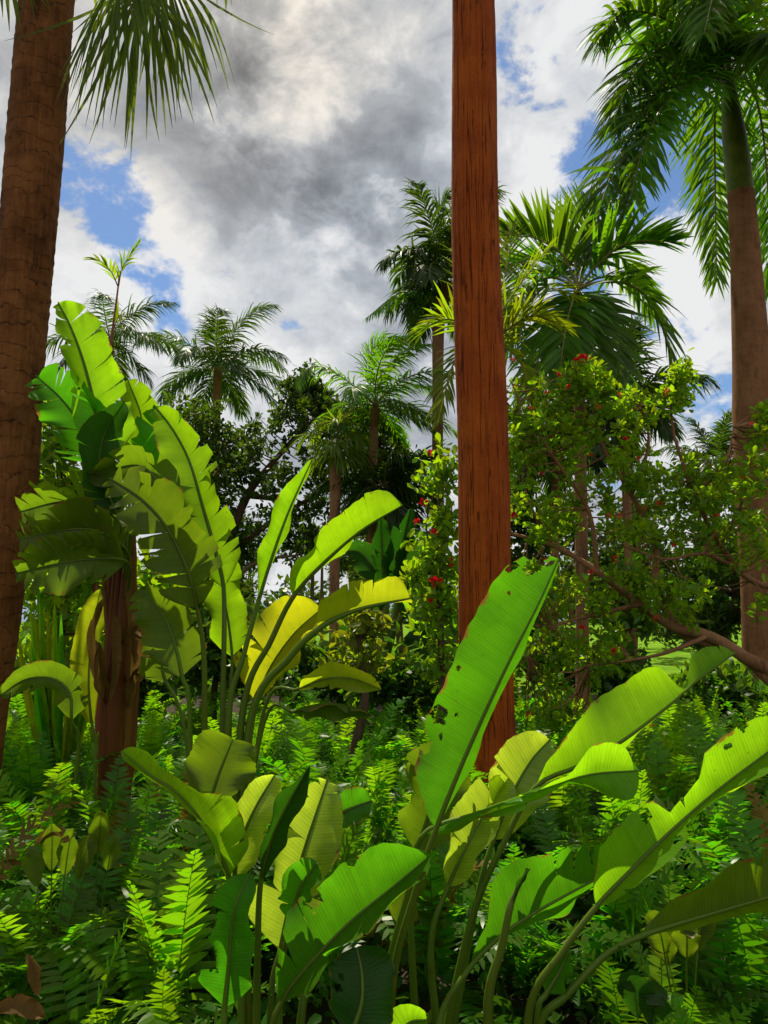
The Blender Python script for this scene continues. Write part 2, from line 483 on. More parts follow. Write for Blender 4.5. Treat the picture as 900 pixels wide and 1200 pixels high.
def frond(mb, rach, nl=50, ll=0.5, lw=0.03, a=(72, 25), lift=15, liftj=12, droop=0.5, seed=0, s0=0.12, k=4, ref=UP, prof=None, lenj=0.1, angj=5, wind=(0, 0, 0),
          taper=(0.5, 1.0, 0.9, 0.55, 0.05), gravdir=(0, 0, -1)):
    """pinnate frond: leaflets down both sides of a rachis"""
    r = np.random.default_rng(seed)
    N = 60
    sp = curve(rach, N)
    t, nn = frames(sp, ref)
    sdv = np.cross(t, nn)
    ss = np.linspace(0, 1, N)

    def at(arr, s):
        return np.stack([np.interp(s, ss, arr[:, q]) for q in range(3)], -1)
    if prof is None:
        prof = lambda s: np.interp(s, [0, .15, .4, .75, 1], [.45, .8, 1, .75, .35])
    tp = np.interp(np.linspace(0, 1, k + 1), np.linspace(0, 1, len(taper)), taper)
    for sg in (1, -1):
        s = np.linspace(s0, 0.995, nl) + r.normal(size=nl) * 0.25 / nl
        s = np.clip(s, 0, 1)
        ang = np.radians(np.interp(s, [s0, 1], a) + r.normal(size=nl) * angj)
        lf = np.radians(lift + r.normal(size=nl) * liftj)
        T, Nn, Sd = at(t, s), at(nn, s), at(sdv, s)
        d = T * np.cos(ang)[:, None] + np.sin(ang)[:, None] * (sg * Sd * np.cos(lf)[:, None] + Nn * np.sin(lf)[:, None])
        d = nz(d)
        L = ll * prof(s) * (1 + lenj * r.normal(size=nl))
        p = at(sp, s)
        wd = nz(T - d * np.sum(T * d, 1, keepdims=True))
        st = [p]
        cur = p
        gd = np.asarray(gravdir, float)
        dr = droop * (1 + 0.3 * r.normal(size=nl))
        for j in range(k):
            f = ((j + 0.5) / k) ** 1.3
            dd = nz(d + gd * (dr * f)[:, None] + np.asarray(wind, float) * f)
            cur = cur + dd * (L / k)[:, None]
            st.append(cur)
        st = np.stack(st, 1)
        hwid = (lw / 2 * (0.6 + 0.4 * prof(s)))[:, None] * tp[None]
        V = np.stack([st - wd[:, None] * hwid[..., None], st + wd[:, None] * hwid[..., None]], 2)
        A = np.zeros(V.shape)
        A[..., 0] = np.linspace(0, 1, k + 1)[None, :, None]
        A[..., 1] = 0.4
        A[..., 2] = (r.random() + 0.35 * r.random(nl))[:, None, None] % 1.0
        idx = np.arange(nl * (k + 1) * 2).reshape(nl, k + 1, 2)
        F = np.stack([idx[:, :-1, 0], idx[:, 1:, 0], idx[:, 1:, 1], idx[:, :-1, 1]], -1)
        mb.add(V.reshape(-1, 3), F.reshape(-1, 4), A.reshape(-1, 3))


def arch(base, az, el, L, g=1.0, n=14, wind=(0, 0, 0), power=1.3):
    """a stalk leaving base at azimuth az, elevation el and bending down"""
    d = np.array([math.cos(el) * math.cos(az), math.cos(el) * math.sin(az), math.sin(el)])
    p = np.array(base, float)
    out = [p.copy()]
    w = np.asarray(wind, float)
    for i in range(n):
        f = ((i + 0.5) / n) ** power
        dd = nz(d + np.array([0, 0, -1.0]) * g * f + w * f)
        p = p + dd * (L / n)
        out.append(p.copy())
    return np.array(out)


def fan(mb, pet, Rr, nseg=34, spread=250, droop=0.35, face=None, seed=0, split=0.55, pleat=0.25, petr=0.012, petmb=None):
    """fan palm leaf: petiole polyline pet, blade radiates from its end"""
    r = np.random.default_rng(seed)
    pet = np.asarray(pet, float)
    d0 = nz(pet[-1] - pet[-2])
    n0 = np.asarray(face if face is not None else UP, float)
    n0 = nz(n0 - d0 * np.dot(n0, d0))
    s0 = np.cross(n0, d0)
    hub = pet[-1]
    tube(petmb or mb, pet, np.linspace(petr * 1.5, petr, len(pet)), 6)
    rho = np.array([0.02, 0.22, 0.4, split, 0.7, 0.85, 1.0])
    dl = math.radians(spread) / nseg / 2
    for i in range(nseg):
        ph = math.radians(-spread / 2 + spread * (i + 0.5) / nseg)
        Rl = Rr * (0.72 + 0.28 * math.cos(ph * 0.7)) * (1 + 0.06 * r.normal())
        wv = np.where(rho <= split, rho * math.tan(dl) * Rl, split * math.tan(dl) * Rl * np.clip((1 - rho) / (1 - split), 0.04, 1) ** 0.8)
        tw = r.normal() * 0.10
        rd = nz(d0 * math.cos(ph + tw * 0.3) + s0 * math.sin(ph + tw * 0.3) + n0 * (0.12 * abs(math.sin(ph)) + 0.05 * r.normal()))
        td = nz(np.cross(n0, rd))
        dro = droop * (1 + 0.5 * r.normal())
        ff = np.clip(rho - 0.18, 0, 1) ** 1.2
        dd = nz(rd[None] + np.array([0, 0, -1.0]) * (dro * 2.6 * ff)[:, None] + r.normal(size=3) * .25 * ff[:, None])
        c = hub + np.cumsum(dd * (np.diff(np.r_[0, rho]) * Rl)[:, None], 0)
        up = n0 * (pleat * wv)[:, None]
        V = np.stack([c - td * wv[:, None], c + up, c + td * wv[:, None]], 1)
        idx = np.arange(21).reshape(7, 3)
        F = np.concatenate([np.stack([idx[:-1, q], idx[1:, q], idx[1:, q + 1], idx[:-1, q + 1]], -1) for q in (0, 1)])
        A = np.zeros(V.shape)
        A[..., 0] = rho[:, None] * Rl
        A[..., 1] = 0.4
        A[..., 2] = r.random() * 0.4
        mb.add(V.reshape(-1, 3), F, A.reshape(-1, 3))


# leaf template for crowns: folded obovate leaf, 4 quads
_lx = np.array([0, 0.55, 1.0])
LT_V = np.array([[0, -.04, 0], [0, 0, 0], [0, .04, 0], [.35, -.20, .05], [.35, 0, 0], [.35, .20, .05], [.75, -.25, .03], [.75, 0, -.04], [.75, .25, .03],
                 [1, -.05, -.10], [1, 0, -.11], [1, .05, -.10]], float)
LT_F = np.array([[0, 3, 4, 1], [1, 4, 5, 2], [3, 6, 7, 4], [4, 7, 8, 5], [6, 9, 10, 7], [7, 10, 11, 8]])
LQ_V = np.array([[0, -.05, 0], [0, .05, 0], [.5, -.27, .04], [.5, .27, .04], [1, -.05, -.08], [1, .05, -.08]], float)
LQ_F = np.array([[0, 2, 3, 1], [2, 4, 5, 3]])


def scatter(mb, C, D, size, r, nbias=0.8, fine=True, wid=1.0):
    """leaves at C pointing along D"""
    n = len(C)
    TV, TF = (LT_V, LT_F) if fine else (LQ_V, LQ_F)
    D = nz(D)
    up = r.normal(size=(n, 3)) * 0.6 + np.array([0, 0, nbias])
    N = nz(up - D * np.sum(up * D, 1, keepdims=True))
    B = np.cross(N, D)
    sz = size * (0.7 + 0.6 * r.random(n))
    V = C[:, None] + sz[:, None, None] * (TV[None, :, 0:1] * D[:, None] + wid * TV[None, :, 1:2] * B[:, None] + TV[None, :, 2:3] * N[:, None])
    F = TF[None] + (np.arange(n) * len(TV))[:, None, None]
    A = np.zeros(V.shape)
    A[..., 0] = TV[None, :, 0]
    A[..., 1] = 0.4
    A[..., 2] = r.random(n)[:, None]
    mb.add(V.reshape(-1, 3), F.reshape(-1, 4), A.reshape(-1, 3))


def rosette(mb, centers, dirs, per, size, spread, r, fine=True, wid=1.0, elong=1.0):
    """tufts of leaves round twig ends"""
    n = len(centers)
    c = np.repeat(centers, per, 0)
    d = np.repeat(dirs, per, 0)
    rd = nz(r.normal(size=(n * per, 3)))
    pos = c - d * (r.random(n * per) * spread * 1.6 * elong)[:, None] + rd * (spread * 0.25)
    scatter(mb, pos, nz(rd + 0.5 * d), size, r, 0.8, fine, wid)


# ---------------------------------------------------------------- sun and sky
SUN_AZ_LEFT, SUN_EL = 15.0, 60.0
sdir = np.array([-math.sin(R(SUN_AZ_LEFT)) * math.cos(R(SUN_EL)), math.cos(R(SUN_AZ_LEFT)) * math.cos(R(SUN_EL)), math.sin(R(SUN_EL))])
ld = bpy.data.lights.new('sun', 'SUN')
ld.energy = 5.0
ld.angle = R(0.53)
ld.color = (1.0, 0.95, 0.84)
lo = bpy.data.objects.new('sun', ld)
COL.objects.link(lo)
lo.location = (-6, 10, 25)
lo.rotation_euler = Vector(sdir).to_track_quat('Z', 'Y').to_euler()

W = bpy.data.worlds.new('World')
S.world = W
W.use_nodes = True
n = NT(W.node_tree)
sky = n.new('ShaderNodeTexSky', sky_type='NISHITA', sun_disc=False)
sky.sun_elevation = R(SUN_EL)
sky.sun_rotation = R(-SUN_AZ_LEFT)
sky.air_density = 1.0
sky.dust_density = 0.6
sky.ozone_density = 4.0
tc = n.new('ShaderNodeTexCoord').outputs['Generated']
gx, gy, gz = n.sep(tc)
den = n.m('ADD', n.m('MAXIMUM', gz, 0.0), 0.30)
pv = n.vec(n.m('MULTIPLY', gx, 1.0), n.m('MULTIPLY', gy, 1.0), n.m('MULTIPLY', gz, 1.35))
f_big = n.noise(pv, 2.6, 3.0, 0.5, 0.0)
f_all = n.noise(pv, 5.2, 9.0, 0.58, 0.15)
f_fine = n.noise(pv, 13.0, 8.0, 0.6, 0.25)


def sky_dir(px, py):
    ray = FWD + (px - 450) / FPX * RGT + (600 - py) / FPX * UPV
    return nz(ray)


def blob(px, py, rad_px, soft=0.25):
    """soft patch of sky round the direction of a cloud or gap"""
    d = sky_dir(px, py)
    dp = n.new('ShaderNodeVectorMath', operation='DOT_PRODUCT')
    n.put(dp.inputs[0], tc)
    dp.inputs[1].default_value = tuple(d)
    a = math.atan(rad_px / FPX)
    return n.mr(dp.outputs['Value'], math.cos(a * 1.0), math.cos(a * soft), 0.0, 1.0)


def addup(lst):
    v = lst[0]
    for q in lst[1:]:
        v = n.m('ADD', v, q)
    return v


gaps = addup([n.m('MULTIPLY', blob(*b), k * .55) for b, k in (((105, 300, 120), .20), ((185, 265, 80), .16), ((170, 330, 70), .15), ((725, 290, 150), .55), ((765, 190, 90), .5), ((690, 60, 190), .25), ((820, 470, 90), .36),
                                                        ((560, 560, 120), 0.06), ((330, 320, 90), 0.10), ((230, 700, 120), .2), ((600, 560, 80), .10), ((400, 700, 90), .2), ((110, 190, 60), .08))])
dark = addup([n.m('MULTIPLY', blob(*b), k * .38) for b, k in (((330, 160, 200), .62), ((420, 110, 200), .42), ((330, 270, 110), .28), ((250, 120, 110), .28), ((490, 320, 160), .22), ((0, 130, 130), .25), ((640, 120, 120), .18), ((480, 470, 110), .12), ((660, 190, 90), .12))])
bright = addup([n.m('MULTIPLY', blob(*b), k) for b, k in (((180, 60, 200), .16), ((390, 20, 110), .42), ((300, 380, 160), .30), ((540, 60, 160), .2), ((130, 360, 110), .3), ((820, 330, 130), .3), ((150, 235, 70), .25), ((620, 260, 90), .25))])
cov = n.m('ADD', n.m('SUBTRACT', n.m('ADD', n.m('MULTIPLY', f_all, 1.5), n.m('MULTIPLY', f_fine, 0.9)), gaps), -0.58)
mask = n.mr(cov, 0.25, 0.43)
shade = n.m('ADD', n.m('SUBTRACT', n.m('ADD', n.m('MULTIPLY', f_big, 0.7), n.m('SUBTRACT', n.m('MULTIPLY', f_all, 1.6), 0.45)), dark), n.m('MULTIPLY', bright, 0.6))
shade = n.m('ADD', shade, n.m('MULTIPLY', n.m('SUBTRACT', f_fine, 0.5), 2.1))
shade = n.m('ADD', shade, n.mr(cov, 0.25, 0.75, 0.20, -0.22))
sh = n.mr(shade, 0.02, 0.98, 0.0, 1.0, False)
CL_D, CL_M, CL_W = (0.18, 0.195, 0.22), (0.45, 0.485, 0.535), (0.82, 0.825, 0.83)
cc = n.mix(n.mr(sh, 0.0, 0.5, 0, 1, False), CL_D, CL_M)
cc = n.mix(n.mr(sh, 0.45, 0.9, 0, 1, False), cc, CL_W)
warm = addup([blob(170, 40, 260), n.m('MULTIPLY', blob(390, 0, 170), 0.8)])
cc = n.mix(n.m('MULTIPLY', warm, 0.34), cc, n.mix(1.0, cc, (1.22, 1.04, 0.80), 'MULTIPLY'))
b1 = n.new('ShaderNodeBackground', i_Color=n.mix(1.0, sky.outputs[0], (0.84, 0.98, 1.1), 'MULTIPLY'), i_Strength=0.085)
b2 = n.new('ShaderNodeBackground', i_Color=cc, i_Strength=0.86)
ms = n.new('ShaderNodeMixShader', i_Fac=mask)
n.put(ms.inputs[1], b1.outputs[0])
n.put(ms.inputs[2], b2.outputs[0])
wo = n.new('ShaderNodeOutputWorld')
n.put(wo.inputs[0], ms.outputs[0])

# ---------------------------------------------------------------- ground, lawn, sea
def sheet(name, rows, x0, x1, mat, nx=2, bumpy=0.0):
    mb = MB()
    xs = np.linspace(x0, x1, nx)
    V = np.array([[x, y, z + bumpy * rng.normal()] for (y, z) in rows for x in xs])
    idx = np.arange(len(V)).reshape(len(rows), nx)
    F = np.stack([idx[:-1, :-1], idx[:-1, 1:], idx[1:, 1:], idx[1:, :-1]], -1)
    mb.add(V, F, 0.0)
    return tag(mb.build(name, mat), kind='structure')


soil = plain_mat('soil', (0.030, 0.020, 0.012), (0.055, 0.040, 0.020), 6.0, 0.95, 0.1)
sheet('ground', [(-40, 0), (62, 0), (66, -1.5), (4000, -1.5)], -1500, 1500, soil)
m, n = mat_new('lawn_grass')
tcg = n.new('ShaderNodeNewGeometry').outputs['Position']
cg = n.mix(n.mr(n.noise(tcg, 1.2, 6.0, 0.7), 0.3, 0.7), (0.085, 0.20, 0.008), (0.17, 0.30, 0.014))
pb = n.new('ShaderNodeBsdfPrincipled', i_Base_Color=cg, i_Roughness=0.95, i_Normal=n.bump(n.noise(tcg, 60.0, 4.0), 0.6, 0.03))
pb.inputs['Specular IOR Level'].default_value = 0.03
n.put(n.new('ShaderNodeOutputMaterial').inputs[0], pb.outputs[0])
sheet('lawn', [(13.5, 0.004), (61, 0.004)], -60, 60, m)
m, n = mat_new('sea_water')
tcg = n.new('ShaderNodeNewGeometry').outputs['Position']
pb = n.new('ShaderNodeBsdfPrincipled', i_Base_Color=(0.015, 0.10, 0.20, 1), i_Roughness=0.25, i_Normal=n.bump(n.noise(tcg, 0.6, 5.0), 0.5, 0.3))
n.put(n.new('ShaderNodeOutputMaterial').inputs[0], pb.outputs[0])
sheet('sea', [(65, -0.6), (6000, -0.6)], -5000, 5000, m)


# ---------------------------------------------------------------- broad-leaved clumps (giant bird of paradise / banana)
def px_pts(pts):
    return np.array([P(*p) for p in pts])


def gpt(px, d):
    """point on the ground under pixel column px at depth d"""
    p = P(px, 900, d)
    return np.array([p[0], d, 0.0])


def hero_leaf(root, sp, hw, mat='green', a=(20, 20), st=(), foot=None, seed=0, rs=0.011, label=None, stalkmat='stalk', **kw):
    """sp: midrib from leaf base to tip as (px, py, depth); st: stalk points below it; foot: world point where it meets the ground"""
    spine = px_pts(sp)
    mb = MB()
    blade(mb, spine, hw, a=a, seed=seed, **kw)
    lf = mb.build('leaf', MT[mat], root)
    if label: lf['label'] = label
    path = list(spine[::-1]) + [P(*q) for q in st]
    if foot is not None:
        path.append(np.asarray(foot, float))
    path = np.array(path)
    nn = 44
    l = np.r_[0, np.cumsum(np.linalg.norm(np.diff(path, axis=0), axis=1))]
    l = l / l[-1]
    k = len(spine) - 1
    rad = np.interp(np.linspace(0, 1, nn), [0, l[k], 1], [rs * 0.22, rs * 0.8, rs * 1.5])
    mb2 = MB()
    tube(mb2, curve(path, nn), rad, 7, a0=np.random.default_rng(seed).random())
    mb2.build('stalk', MT[stalkmat], lf)
    return lf


# --- front clump in the middle
A = thing('bird_of_paradise_plant', 'bright green paddle-leaf plant in front, tallest holed leaf crossing the red-brown trunk', 'plant', gpt(500, 2.75))
f0 = lambda dx=0.0, dy=0.0: gpt(500, 2.75) + np.array([dx, dy, 0])
hero_leaf(A, [(511, 972, 2.55), (546, 885, 2.53), (592, 785, 2.51), (630, 710, 2.5), (655, 655, 2.5)], 0.172, 'green', (20, -74), [(490, 1035, 2.57), (462, 1140, 2.6)], f0(-.13), 3,
          tears=(1, 0), gap=.01, tip=7.0, slant=.15, wfun=lambda s, sd: np.interp(s, [0, .15, .45, 1], [.62, .8, 1.02, 1.0]), jit=3, curl=(-10, 0), label='tall leaf with insect holes and ragged tip',
          holes=[(.93, 0, .55, .035, .22), (.965, 0, .95, .03, .4), (.97, 0, .25, .02, .10), (.88, 0, .9, .025, .12), (.33, 0, .80, .035, .16), (.27, 0, .62, .012, .05), (.36, 0, .5, .010, .04), (.22, 0, .95, .03, .2), (.5, 0, .84, .010, .05), (.80, 0, .6, .006, .03)])
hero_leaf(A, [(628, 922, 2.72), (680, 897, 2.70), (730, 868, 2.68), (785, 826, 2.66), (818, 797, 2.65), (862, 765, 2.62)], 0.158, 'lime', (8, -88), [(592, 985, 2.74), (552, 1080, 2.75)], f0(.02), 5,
          tears=(1, 0), gap=.012, tip=3.2, slant=.25, jit=2, base=.06, label='sunlit lime leaf stretched to the right',
          wfun=lambda s, sd: np.interp(s, [0, .1, .2, .34, .62, .70, .735, .775, .84, .95, 1], [.2, .45, .75, 1.0, .92, .75, .10, .12, .62, .8, .7]))
hero_leaf(A, [(578, 985, 2.85), (598, 935, 2.88), (622, 892, 2.9), (645, 866, 2.92)], 0.125, 'pale', (25, 30), [(560, 1050, 2.82)], f0(.06, .08), 7, tears=(1, 2), gap=.03, base=.2, tip=2.0)
hero_leaf(A, [(496, 978, 2.62), (560, 953, 2.60), (630, 927, 2.56), (690, 908, 2.52), (748, 903, 2.5)], 0.12, 'lime', (76, 70), [(480, 1040, 2.68), (455, 1150, 2.7)], f0(-.1, -.05), 9, tears=(1, 2), gap=.03, tip=2.6, jit=14,
          wfun=lambda s, sd: np.interp(s, [0, .3, .7, .78, .9, 1], [.5, .8, .55, 1.0, 1.5, 1.5]), atw=lambda s, sd: np.interp(s, [0, .68, .8, 1], [0, 0, -58, -62]) * (1 if sd == 0 else .8))
hero_leaf(A, [(488, 1000, 2.95), (500, 960, 2.97), (515, 905, 3.0), (525, 870, 3.0)], 0.15, 'olive', (30, 30), [(482, 1080, 2.9)], f0(-.03, .12), 11, tears=(2, 1), gap=.03)
hero_leaf(A, [(525, 1040, 2.8), (548, 990, 2.82), (572, 945, 2.86), (592, 908, 2.9)], 0.11, 'pale', (35, 55), [(505, 1110, 2.78)], f0(.05, .05), 13, tears=(3, 2), gap=.04)
hero_leaf(A, [(465, 1090, 2.8), (478, 1050, 2.82), (492, 1010, 2.85)], 0.07, 'olive', (10, 40), [(455, 1150, 2.78)], f0(-.08, .1), 15, tears=(2, 1), gap=.05)
hero_leaf(A, [(330, 1175, 2.5), (352, 1143, 2.5), (407, 1084, 2.48), (460, 1040, 2.46), (504, 1003, 2.45)], 0.152, 'green', (18, 72), [(318, 1215, 2.5)], gpt(330, 2.52), 17, tears=(4, 2), gap=.03, base=.22, tip=3.6, jit=6,
          label='low leaf with brown ragged margin', holes=[(.38, 0, .93, .05, .3), (.62, 0, .97, .03, .12), (.9, 1, .8, .03, .2)])
hero_leaf(A, [(412, 1215, 2.35), (424, 1175, 2.36), (424, 1140, 2.38), (418, 1110, 2.4)], 0.10, 'deep', (5, 15), [(408, 1250, 2.35)], gpt(430, 2.45), 19, tears=(0, 0), holes=[(.4, 0, .8, .08, .2), (.6, 0, .6, .05, .1)])
hero_leaf(A, [(455, 1235, 2.4), (478, 1200, 2.4), (500, 1195, 2.4)], 0.06, 'lime', (30, 30), [(448, 1260, 2.45)], gpt(450, 2.5), 20, tears=(0, 0))

# --- front clump on the left
B = thing('bird_of_paradise_plant', 'pale green paddle-leaf plant low in front with one narrow dark furled leaf', 'plant', gpt(300, 2.6))
g0 = lambda dx=0.0, dy=0.0: gpt(300, 2.6) + np.array([dx, dy, 0])
hero_leaf(B, [(263, 1180, 2.5), (267, 1140, 2.5), (274, 1070, 2.5), (293, 1022, 2.52)], 0.088, 'green', (20, 35), [(262, 1215, 2.5)], g0(-.1), 21, tears=(2, 0), gap=.03, tip=2.2, holes=[(.36, 0, 1.0, .09, .4), (.58, 0, 1.0, .06, .3), (.25, 0, .6, .02, .08)])
hero_leaf(B, [(268, 1030, 2.6), (250, 987, 2.58), (228, 952, 2.55), (202, 925, 2.52), (176, 908, 2.5), (142, 880, 2.48)], 0.115, 'lime', (75, 22), [(283, 1120, 2.62)], g0(-.03), 23, tears=(0, 2), gap=.02, jit=4, tip=3.5, base=.08,
          wfun=lambda s, sd: np.interp(s, [0, .1, .35, .48, .6, .72, .86, 1], [.7, 1, 1.05, .5, .35, .35, .6, .8]) if sd else np.interp(s, [0, .5, .7, 1], [.6, .5, .6, 1.0]), label='leaf bent left with a curled rounded tip')
hero_leaf(B, [(275, 1030, 2.62), (283, 985, 2.64), (300, 945, 2.67), (322, 908, 2.7)], 0.095, 'pale', (25, 20), [(288, 1120, 2.62)], g0(0, .04), 25, tears=(1, 0), gap=.02, base=.1)
hero_leaf(B, [(306, 1030, 2.55), (318, 985, 2.55), (336, 945, 2.55), (363, 897, 2.55)], 0.085, 'deep', (60, 50), [(302, 1110, 2.57)], g0(.02), 27, tears=(0, 0), base=.3, tip=1.6, label='narrow dark leaf still half furled')
hero_leaf(B, [(328, 1115, 2.68), (336, 1075, 2.7), (354, 1003, 2.74), (384, 912, 2.8)], 0.14, 'pale', (30, 24), [(318, 1165, 2.66)], g0(.06, .04), 29, tears=(5, 2), gap=.06, jit=16, base=.08)
hero_leaf(B, [(246, 945, 3.3), (256, 908, 3.32), (273, 866, 3.34)], 0.145, 'olive', (6, 6), [(246, 1010, 3.25)], gpt(262, 3.25), 31, tears=(0, 0), base=.3, tip=4.5, label='olive rounded leaf standing behind the ferns')
hero_leaf(B, [(388, 965, 2.9), (405, 950, 2.9), (436, 938, 2.92)], 0.07, 'green', (25, 25), [(372, 1040, 2.85)], g0(.12, .1), 33, tears=(1, 0))
hero_leaf(B, [(342, 1080, 2.62), (352, 1040, 2.62), (372, 1010, 2.62)], 0.07, 'green', (20, 40), [(330, 1140, 2.62)], g0(.08, 0), 35, tears=(2, 2), gap=.05)

# --- front clump on the right
D = thing('bird_of_paradise_plant', 'paddle-leaf plant at the lower right with long leaves leaning right over the ferns', 'plant', gpt(585, 2.5))
h0 = lambda dx=0.0, dy=0.0: gpt(585, 2.5) + np.array([dx, dy, 0])
hero_leaf(D, [(548, 1138, 2.6), (580, 1103, 2.6), (607, 1082, 2.6), (656, 1053, 2.6), (730, 1014, 2.6)], 0.165, 'green', (28, -70), [(515, 1200, 2.58)], h0(-.2), 41, tears=(3, 1), gap=.04, base=.25, tip=2.6, jit=9, wfun=lambda s, sd: np.interp(s, [0, .2, .3, 1], [.3, .4, 1, 1]))
hero_leaf(D, [(698, 1064, 2.4), (741, 1019, 2.38), (787, 974, 2.36), (843, 925, 2.34), (905, 878, 2.32), (945, 848, 2.3)], 0.12, 'lime', (18, 70), [(660, 1115, 2.42), (620, 1185, 2.45)], h0(.08), 43, tears=(2, 2), gap=.03, base=.12, tip=3.0, jit=7,
          label='long leaf with a brown chewed spot', holes=[(.33, 0, .75, .02, .2), (.7, 0, .7, .015, .1), (.78, 0, .95, .02, .15), (.36, 1, .6, .02, .2)],
          wfun=lambda s, sd: np.interp(s, [0, .2, .38, .42, .55, .6, 1], [.9, 1, .8, .35, .6, 1, 1.1]))
hero_leaf(D, [(749, 1098, 2.45), (792, 1083, 2.44), (850, 1066, 2.42), (912, 1048, 2.4), (970, 1030, 2.38)], 0.125, 'olive', (24, -60), [(711, 1118, 2.47), (665, 1165, 2.48), (632, 1205, 2.5)], h0(.12, .02), 45, tears=(3, 1), gap=.04, base=.2, tip=3, jit=8,
          label='olive leaf with scorched edge lobes', wfun=lambda s, sd: np.interp(s, [0, .12, .2, .4, 1], [.4, .5, .6, 1, 1.1]))
hero_leaf(D, [(598, 1062, 2.5), (607, 1040, 2.52), (620, 1018, 2.55)], 0.03, 'deep', (70, 70), [(588, 1110, 2.5), (572, 1180, 2.5)], h0(-.03), 47, tears=(0, 0), rs=.014)
hero_leaf(D, [(640, 1165, 2.5), (655, 1140, 2.5), (668, 1112, 2.5)], 0.05, 'green', (30, 30), [(630, 1190, 2.5)], h0(.1, .05), 49, tears=(1, 1))

# --- middle clump
C = thing('bird_of_paradise_plant', 'paddle-leaf clump left of the middle with arching lime leaves and a yellow leaf', 'plant', gpt(262, 4.3))
c0 = lambda dx=0.0, dy=0.0: gpt(262, 4.3) + np.array([dx, dy, 0])
hero_leaf(C, [(303, 704, 4.3), (318, 655, 4.3), (338, 600, 4.3), (366, 538, 4.3)], 0.135, 'lime', (40, -76), [(285, 770, 4.3), (268, 840, 4.3)], c0(.02), 51, tears=(0, 0), base=.25, tip=1.7, rs=.016, ripple=.012, label='upright half-furled leaf')
hero_leaf(C, [(343, 700, 4.25), (375, 664, 4.2), (423, 622, 4.15), (472, 592, 4.1)], 0.17, 'lime', (24, -86), [(318, 750, 4.27), (285, 830, 4.3)], c0(.06), 53, tears=(4, 1), gap=.012, base=.2, tip=4, jit=3, rs=.018)
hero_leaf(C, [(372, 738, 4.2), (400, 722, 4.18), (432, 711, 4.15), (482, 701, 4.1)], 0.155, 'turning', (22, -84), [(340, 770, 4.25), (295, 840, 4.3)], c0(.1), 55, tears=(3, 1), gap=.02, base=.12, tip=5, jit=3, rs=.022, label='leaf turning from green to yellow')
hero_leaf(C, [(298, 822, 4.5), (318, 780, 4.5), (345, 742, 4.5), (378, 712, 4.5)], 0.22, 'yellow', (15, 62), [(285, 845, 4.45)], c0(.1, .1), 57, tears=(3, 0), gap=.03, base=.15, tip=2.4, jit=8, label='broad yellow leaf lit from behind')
hero_leaf(C, [(350, 808, 4.1), (380, 796, 4.05), (412, 795, 4.0), (447, 808, 3.97)], 0.09, 'turning', (40, 60), [(310, 830, 4.2)], c0(.1, -.05), 59, tears=(1, 1), gap=.02)
hero_leaf(C, [(345, 834, 4.0), (372, 828, 3.97), (402, 828, 3.95), (436, 838, 3.92)], 0.09, 'olive', (58, 45), [(310, 845, 4.1)], c0(.08, -.1), 61, tears=(1, 2), gap=.02)
hero_leaf(C, [(232, 716, 4.15), (222, 675, 4.1), (205, 635, 4.06), (186, 605, 4.02), (160, 580, 4.0), (128, 560, 4.0)], 0.19, 'olive', (16, 20), [(240, 800, 4.2)], c0(-.1), 63, tears=(8, 8), gap=.055, base=.1, tip=2.5, jit=10, rs=.016, label='broad torn leaf drooping leftwards')
hero_leaf(C, [(262, 690, 4.45), (254, 650, 4.46), (238, 594, 4.48), (222, 540, 4.5), (202, 502, 4.5), (180, 474, 4.5)], 0.155, 'lime', (26, 22), [(262, 780, 4.4)], c0(-.02, .05), 65, tears=(4, 9), gap=.04, base=.1, tip=2.6, jit=7, rs=.016)
hero_leaf(C, [(214, 795, 4.2), (206, 758, 4.2), (192, 722, 4.2), (165, 688, 4.2)], 0.16, 'olive', (14, 30), [(222, 835, 4.22)], c0(-.15), 67, tears=(4, 4), gap=.05, base=.12, rs=.014)
hero_leaf(C, [(272, 770, 4.6), (268, 730, 4.6), (262, 690, 4.6), (270, 650, 4.6)], 0.12, 'lime', (25, 10), [(270, 820, 4.55)], c0(.0, .2), 69, tears=(1, 2), gap=.03)
hero_leaf(C, [(195, 800, 4.4), (190, 775, 4.4), (205, 745, 4.4)], 0.12, 'olive', (10, 10), [(215, 850, 4.4)], c0(-.1, .1), 71, tears=(3, 3), gap=.05)

